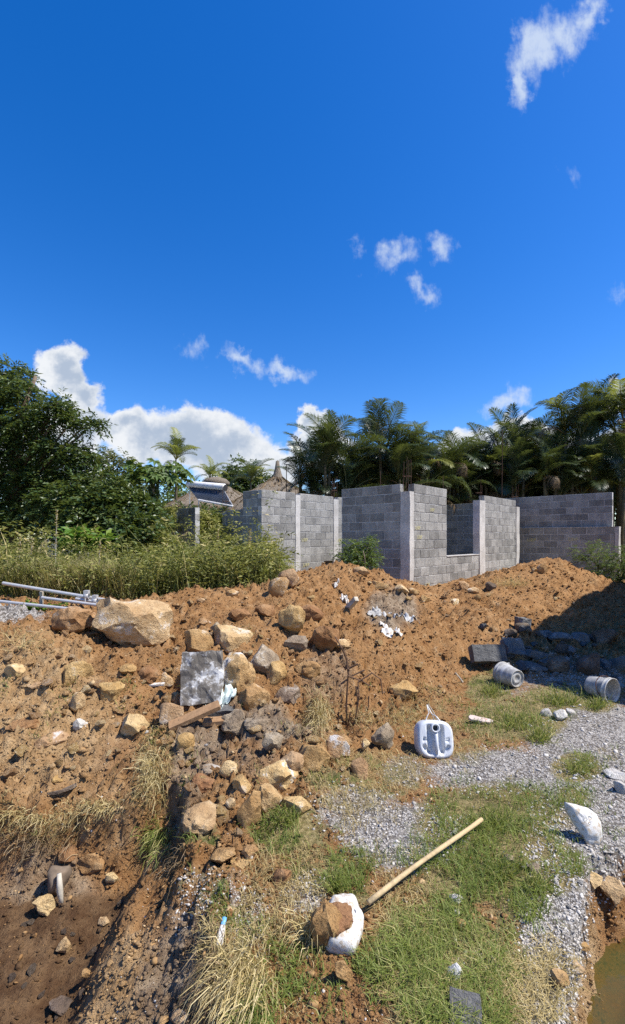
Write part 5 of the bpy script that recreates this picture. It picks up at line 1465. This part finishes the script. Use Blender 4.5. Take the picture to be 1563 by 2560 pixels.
for i, (u, v, dd) in enumerate(((100, 1475, 6.27), (330, 1512, 6.06))):
    c = ray_pt(u, v, dd); g = float(gz(c.x, c.y))
    st = thing('wooden_stake', 'short wooden stake propping the steel pipes' if i == 0 else 'squat wooden stake under the pipes beside the largest boulder', 'stake', (c.x, c.y + .03, g - .05))
    MB().tube([(0, 0, 0), (.005, 0, max(c.z - g + .02, .1))], [.028, .024], 7).build('shaft', MATS['grey_wood'], st)
    MB().tube([(0, 0, max(c.z - g + .02, .1) - .02), (.005, 0, max(c.z - g + .02, .1) + .005)], [.03, .026], 7).build('top', MATS['grey_wood'], st)
# ------------------------------------------------------------------ twigs, roots, stump, tube
def twig_thing(label, polylines, d, r, u0, v0, cat='twig', name='dead_twig', mat='twig'):
    base = hit1(u0, v0)
    t = thing(name, label, cat, base)
    for pl in polylines:
        pts = []
        for i, (u, v) in enumerate(pl):
            pts.append(ray_pt(u, v, d + .03 * math.sin(i * 2.1 + u)) - base)
        MB().tube(pts, [r * (1 - .5 * i / len(pts)) for i in range(len(pts))], 5).build('branch', MATS[mat], t)
    return t
dt = hit1(868, 1800).y
twig_thing('bare branching root sticking out of the bank near the jerrycan', [[(868,1825),(866,1760),(870,1700),(872,1672)],[(872,1690),(868,1650),(855,1620),(838,1592)],[(870,1672),(895,1660)],[(868,1700),(850,1712)]], dt - .05, .011, 868, 1815)
dt2 = hit1(900, 1800).y
twig_thing('thin arching dead twig beside the bare root', [[(887,1830),(890,1790),(898,1740),(895,1705)],[(895,1705),(930,1682),(952,1698),(957,1735)],[(870,1690),(905,1702),(925,1715)],[(890,1715),(896,1760)],[(912,1675),(880,1690)]], dt2 - .05, .008, 890, 1820)
twig_thing('dark hanging root below the bare branching root', [[(846,1780),(846,1820),(845,1845)],[(876,1780),(872,1815)],[(922,1740),(921,1770)]], dt - .06, .007, 846, 1835)
twig_thing('pale dry reed stuck in the bank behind the jerrycan', [[(1092,1815),(1082,1790),(1070,1762)],[(1098,1812),(1085,1782),(1071,1760)]], hit1(1088, 1815).y - .02, .006, 1090, 1815, 'reed', 'dry_reed', 'grey_wood')
twig_thing('thin pale stick leaning on the mound near the shade', [[(1157,1705),(1148,1693),(1139,1682)]], hit1(1155, 1705).y - .03, .012, 1155, 1705, 'stick', 'stick', 'grey_wood')
twig_thing('thin grey straw lying across the gravel', [[(1170,1890),(1205,1920),(1235,1950)]], hit1(1205, 1920).y - .02, .004, 1205, 1921, 'straw', 'dry_reed', 'grey_wood')
sg = hit1(140, 2250)
stump = thing('root_stump', 'split root stump with pale stripped wood in the pit wall', 'stump', sg)
V, F = rock_shape(77, 3, 8, .75, .12)
o = link('root', np_mesh('root', V * np.array([.075, .08, .085]), F, True), MATS['bark'], stump, (-.02, .05, .08))
MB().tube([(.03, -.02, .17), (.045, -.04, .09), (.06, -.05, .0)], [.012, .018, .012], 6).build('stripped_wood', MATS['grey_wood'], stump, True)
tg = hit1(545, 2385)
tube = thing('medicine_tube', 'squeezed white tube with a blue end on the bank', 'tube', tg + Vector((0, 0, .02)))
Mt = Matrix.Rotation(math.radians(12), 4, 'Y') @ Matrix.Rotation(math.radians(-50), 4, 'X')
MB().lathe([(.001, 0), (.014, 0), (.016, .02), (.014, .055), (.010, .075)], 12, Mt @ Matrix.Scale(.6, 4, (0, 1, 0))).build('body', MATS['white_plastic'], tube, True)
MB().lathe([(.0105, .074), (.009, .10), (.001, .102)], 12, Mt @ Matrix.Scale(.5, 4, (0, 1, 0))).build('crimped_end', MATS['tube_label'], tube, True)
# ------------------------------------------------------------------ straw tufts hanging over the banks
def tuft(label, u, v, wpx, hpx, n, L, seed, bias=(0, -.8, -.3), mat='grass_dry', width=.0038):
    rng = np.random.default_rng(seed)
    us, vs = u + rng.normal(0, wpx / 4, n), v + rng.normal(0, hpx / 4, n)
    P = hit(us, vs); g = hit1(u, v)
    P[:, 2] -= .01
    dirs = norm(rng.normal(0, .55, (n, 3)) * np.array([1, 1, .5]) + np.array([0, 0, .75]) + np.array(bias) * .5)
    Ls = L * rng.uniform(.45, 1.2, n)
    s = norm(np.cross(dirs, rnd_dirs(n, rng))) * width / 2
    p1 = P + dirs * Ls[:, None] * .4
    p2 = p1 + norm(dirs + np.array(bias) * .9 + rng.normal(0, .3, (n, 3))) * Ls[:, None] * .33
    p3 = p2 + norm(dirs * .3 + np.array(bias) * 1.3 + rng.normal(0, .3, (n, 3)) + np.array([0, 0, -.3])) * Ls[:, None] * .33
    V = np.stack([P - s, P + s, p1 - s * .9, p1 + s * .9, p2 - s * .7, p2 + s * .7, p3], 1).reshape(-1, 3)
    b = np.arange(n)[:, None] * 7
    F = np.concatenate([b + np.array([q]) for q in ((0, 1, 3), (0, 3, 2), (2, 3, 5), (2, 5, 4), (4, 5, 6))], 1).reshape(-1, 3)
    V = V - np.array(g)
    o = link('straw_tuft', np_mesh('straw_tuft', V, F, False, {'tint': np.repeat(np.clip(rng.random(n) * .8 + .3, 0, 1), 7)}), MATS[mat], None, g)
    return tag(o, label, 'grass tuft', None, 'stuff')
GT = [(1290,1812,90,40,'bright green tuft beside the shoe sole'),(1405,1758,90,20,'long green tuft between the two buckets'),(1228,1735,50,24,'green tuft below the tipped bucket'),(1492,1768,40,20,'green tuft at the mouth of the lying bucket'),
      (1440,1925,60,30,'lone green tuft on the bare gravel'),(1255,2190,70,40,'tall dark green tuft by the grey stones'),(1335,2225,70,40,'spiky green tuft at the gravel edge'),(715,2058,60,30,'green tuft below the slanting flat boulder'),(1230,2060,150,70,'dense green tuft beyond the end of the pole'),(840,2225,40,26,'small green tuft behind the broken white can'),(1350,1850,50,24,'thin green tuft in the dusty gravel')]
def later():
    for i, (u, v, w, h, lab) in enumerate(GT):
        tuft(lab, u, v, w, h, int(70 + w * 2.2), .11 if v > 1900 else .15, 40 + i, (0, -.12, .25), 'grass_green', .0045 if v > 1900 else .006)
later()
tuft('large straw tuft hanging down the slope above the pit', 385, 1935, 60, 150, 330, .20, 1, (.1, -.6, -.5))
tuft('long straw tuft drooping over the dark drop in the bank', 615, 2450, 120, 150, 620, .22, 2, (-.35, -.7, -.6))
tuft('straw tuft on the clod beside the broken white can', 780, 2330, 120, 60, 260, .16, 3, (-.2, -.3, -.3))
tuft('root mat of straw hanging beside the dark hollow', 800, 1790, 50, 110, 420, .24, 4, (0, -.6, -.6))
tuft('pale straw fringe along the brink of the pit', 90, 2050, 240, 40, 210, .13, 5, (0, -.8, -.5))
tuft('straw tuft at the crumbling corner of the pit', 250, 2020, 120, 26, 180, .13, 6, (0, -.8, -.4))
tuft('yellow green tuft at the head of the pit', 400, 2110, 60, 80, 320, .15, 7, (-.2, -.6, -.5), 'grass_green')
tuft('straw tuft on the bank beside the jerrycan', 1010, 1800, 80, 50, 220, .14, 8, (0, -.5, -.2))
tuft('thin straw strewn on the soil slope', 60, 1610, 120, 70, 130, .22, 9, (.4, -.3, -.3))
tuft('few dry stalks on the middle of the mound', 622, 1590, 20, 36, 34, .2, 10, (-.4, -.3, -.1))
tuft('straw mat under the bare branching root', 905, 1800, 90, 60, 200, .14, 11, (0, -.5, -.2))
tuft('straw strewn at the foot of the sunlit wall', 1270, 1465, 120, 12, 200, .26, 12, (0, -.3, .1))
tuft('dark root fibres added as shade in the wall of the pit', 90, 2110, 220, 60, 260, .14, 13, (0, -.6, -.9), 'palm_dead')  # dark strands put in for the shadow under the pit edge
tuft('dark root fibres added as shade under the drooping straw', 540, 2440, 60, 160, 300, .14, 14, (-.4, -.5, -.9), 'palm_dead')  # dark strands put in for the shadow below the hanging straw
tuft('thin roots hanging at the head of the pit', 440, 2140, 60, 80, 160, .14, 15, (-.3, -.5, -.9), 'palm_dead')

# ------------------------------------------------------------------ loose crumbs, pebbles, grass
def scatter_px(n, rng, vlo=1405, vhi=2620, ulo=-180, uhi=1740, power=1.0):
    return hit(rng.uniform(ulo, uhi, n), vlo + (vhi - vlo) * rng.random(n) ** power)
_T12, _F20 = ico(1)
def crumbs(P, size, rng, tint, squash=.7):
    n = len(P); k = len(_T12)
    S = np.asarray(size)[:, None, None] * rng.uniform(.45, 1.5, (n, 1, 3)) * np.array([1, 1, squash])
    Vt = _T12[None] * (1 + rng.uniform(-.42, .35, (n, k, 1))) * S / 2
    a = rng.uniform(0, 6.283, n); c, s = np.cos(a)[:, None], np.sin(a)[:, None]
    Vr = np.stack([Vt[..., 0] * c - Vt[..., 1] * s, Vt[..., 0] * s + Vt[..., 1] * c, Vt[..., 2]], -1)
    b = rng.uniform(-.7, .7, n); c, s = np.cos(b)[:, None], np.sin(b)[:, None]
    Vr = np.stack([Vr[..., 0], Vr[..., 1] * c - Vr[..., 2] * s, Vr[..., 1] * s + Vr[..., 2] * c], -1)
    V = (Vr + P[:, None, :]).reshape(-1, 3)
    F = (np.arange(n)[:, None, None] * k + _F20[None]).reshape(-1, 3)
    return V, F, np.repeat(tint, k)
rng = np.random.default_rng(202)
def masks_at(P):
    return {k: gz(P[:, 0], P[:, 1], GM[k]) for k in GM}
# soil crumbs
P = scatter_px(40000, rng, 1410, 2620, power=1.15)
mk = masks_at(P); dw_ = gz(P[:, 0], P[:, 1], GDW)
ok = (mk['gravel'] < .45) & (mk['grass'] < .75) & (P[:, 1] < 10.6) & ((mk['wet'] < .5) | (rng.random(len(P)) < .3)) & ((dw_ < .1) | (P[:, 2] > -.36))
P, wet = P[ok], mk['wet'][ok]
sz = np.maximum(.006 * rng.pareto(2.4, len(P)) + .006, P[:, 1] * .0030) * np.where(rng.random(len(P)) < .10, 2.0, 1); sz = np.minimum(sz, np.where(P[:, 1] < 3, .032, .06))
P[:, 2] += sz * .12
mk = masks_at(P); kk = len(_T12)
V_, F_, _ = crumbs(P, sz, rng, wet, .55)
sc_o = link('soil_crumbs', np_mesh('soil_crumbs', V_, F_, False, {k: np.repeat(mk[k] * (0 if k in ('gravel', 'grass') else 1), kk) for k in mk}), MATS['ground'])
sel = rng.choice(len(P), 2600, replace=False)
Cloud().add(crumbs(P[sel] + rng.normal(0, .02, (2600, 3)) * np.array([1, 1, 0]), sz[sel], rng, np.clip(.45 + .55 * rng.random(2600) - .5 * wet[sel], 0, 1), .6)).build('pebbles', 'soil_crumb')
o = bpy.data.objects['pebbles']; o['kind'] = 'stuff'; o['label'] = 'tan pebbles strewn over the dug soil'; o['category'] = 'pebbles'
o = bpy.data.objects['soil_crumbs']; o['kind'] = 'stuff'; o['label'] = 'loose ochre crumbs and pebbles strewn over the dug soil'; o['category'] = 'soil'
# gravel
P = scatter_px(70000, rng, 1500, 2620, power=.7)
mk = masks_at(P); dw_ = gz(P[:, 0], P[:, 1], GDW)
ok = (mk['gravel'] + rng.normal(0, .18, len(P)) > .42) & (P[:, 2] > -.3) & (dw_ < .05)
P = P[ok]; P = P[:17000]
sz = np.minimum(np.maximum(.005 * rng.pareto(2.6, len(P)) + .0065, P[:, 1] * .0024), np.clip(P[:, 1] * .0085, .012, .034))
P[:, 2] += sz * .1
Cloud().add(crumbs(P, sz, rng, rng.random(len(P)))).build('gravel', 'gravel_crumb')
o = bpy.data.objects['gravel']; o['kind'] = 'stuff'; o['label'] = 'pale grey crushed gravel scattered over the turf'; o['category'] = 'gravel'
# single stones big enough to pick out
def stone_meshes(mat, k0):
    out = []
    for s in range(7):
        V, F = rock_shape(k0 + s, 3, 13, .52, .12)
        me = np_mesh('loose_stone', V / 2, F, True); me.set_sharp_from_angle(angle=math.radians(25)); me.materials.append(MATS[mat]); out.append(me)
    return out
SETS = [('rock_ochre', 150, 'small ochre stone lying loose on the dug soil mound', 'ochre stones on the soil mound', lambda m, p: (m['gravel'] < .3) & (m['grass'] < .5) & (p[:, 2] > .02) & (p[:, 1] < 9.8), (.035, .11), (1430, 2100)),
        ('rock_tan', 60, 'small pale tan stone lying loose on the dug soil mound', 'tan stones on the soil mound', lambda m, p: (m['gravel'] < .3) & (m['grass'] < .5) & (p[:, 2] > .02) & (p[:, 1] < 9.8), (.035, .10), (1430, 2100)),
        ('rock_dark', 14, 'small brown stone lying in the mud of the pit', 'stones in the pit', lambda m, p: (m['wet'] > .5) & (p[:, 0] < 0), (.025, .06), (2150, 2560)),
        ('rock_pale', 30, 'small whitish stone lying loose on the grey gravel', 'whitish stones on the gravel', lambda m, p: (m['gravel'] > .5) & (p[:, 2] > -.15) & (p[:, 0] > 0), (.018, .034), (1740, 2560)),
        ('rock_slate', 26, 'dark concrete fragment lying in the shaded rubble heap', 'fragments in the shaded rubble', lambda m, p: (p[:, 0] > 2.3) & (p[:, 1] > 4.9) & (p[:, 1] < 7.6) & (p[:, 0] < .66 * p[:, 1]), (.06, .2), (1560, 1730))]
for mat, cnt, lab, grp, cond, (s0, s1), (v0, v1) in SETS:
    ms = stone_meshes(mat, 500 + cnt)
    Pq = hit(rng.uniform(5, 1560, 4000), rng.uniform(v0, v1, 4000))
    Pq = Pq[cond(masks_at(Pq), Pq)][:cnt]
    for p in Pq:
        s = s0 + (s1 - s0) * random.random() ** 2.2
        o = link('loose_stone', random.choice(ms), None, None, (p[0], p[1], p[2] + s * .12), (random.uniform(-.4, .4), random.uniform(-.4, .4), random.uniform(0, 6.28)), (s * random.uniform(.8, 1.3), s * random.uniform(.7, 1.1), s * random.uniform(.5, .85)))
        tag(o, lab, 'stone', grp)
# turf
def turf(lst, n, hgt, wid, lean, mat, name, label, seed, tbias):
    rng = np.random.default_rng(seed)
    P = scatter_px(n, rng, 1690, 2640, power=.9)
    u, v = px_of(P[:, 0], P[:, 1], P[:, 2])
    f = ell(u, v, lst)
    patch = fbm2(P[:, 0], P[:, 1], 5.0, 3, .6, seed)
    dp_, dw_ = gz(P[:, 0], P[:, 1], GDP), gz(P[:, 0], P[:, 1], GDW)
    ok = (f + patch * 1.25 + rng.normal(0, .15, len(P)) > .66) & (dw_ < .03) & (dp_ < .06)
    P, f, patch = P[ok], f[ok], patch[ok]
    h = np.maximum(hgt * rng.uniform(.5, 1.3, len(P)) * (.7 + .6 * np.clip(f, 0, 1)), P[:, 1] * .011)
    w = np.maximum(wid, P[:, 1] * .0011)
    tint = np.clip(tbias + .45 * rng.random(len(P)) + rng.normal(0, .1, len(P)) - patch * .3 + .22 * sstep(px_of(P[:, 0], P[:, 1], P[:, 2])[1], 2200, 2380), 0, 1)
    o = Cloud().add(blades(P, h, w, lean, rng, tint, .45)).build(name, mat)
    o['kind'] = 'stuff'; o['label'] = label; o['category'] = 'grass'
    return len(P)
turf(GREEN, 75000, .06, .0034, .85, 'grass_green', 'green_grass', 'short green grass growing in patches on the gravel', 1, .24)
turf(DRY, 60000, .045, .0032, 1.15, 'grass_dry', 'dry_grass', 'short straw coloured dry grass between the green patches', 2, .15)
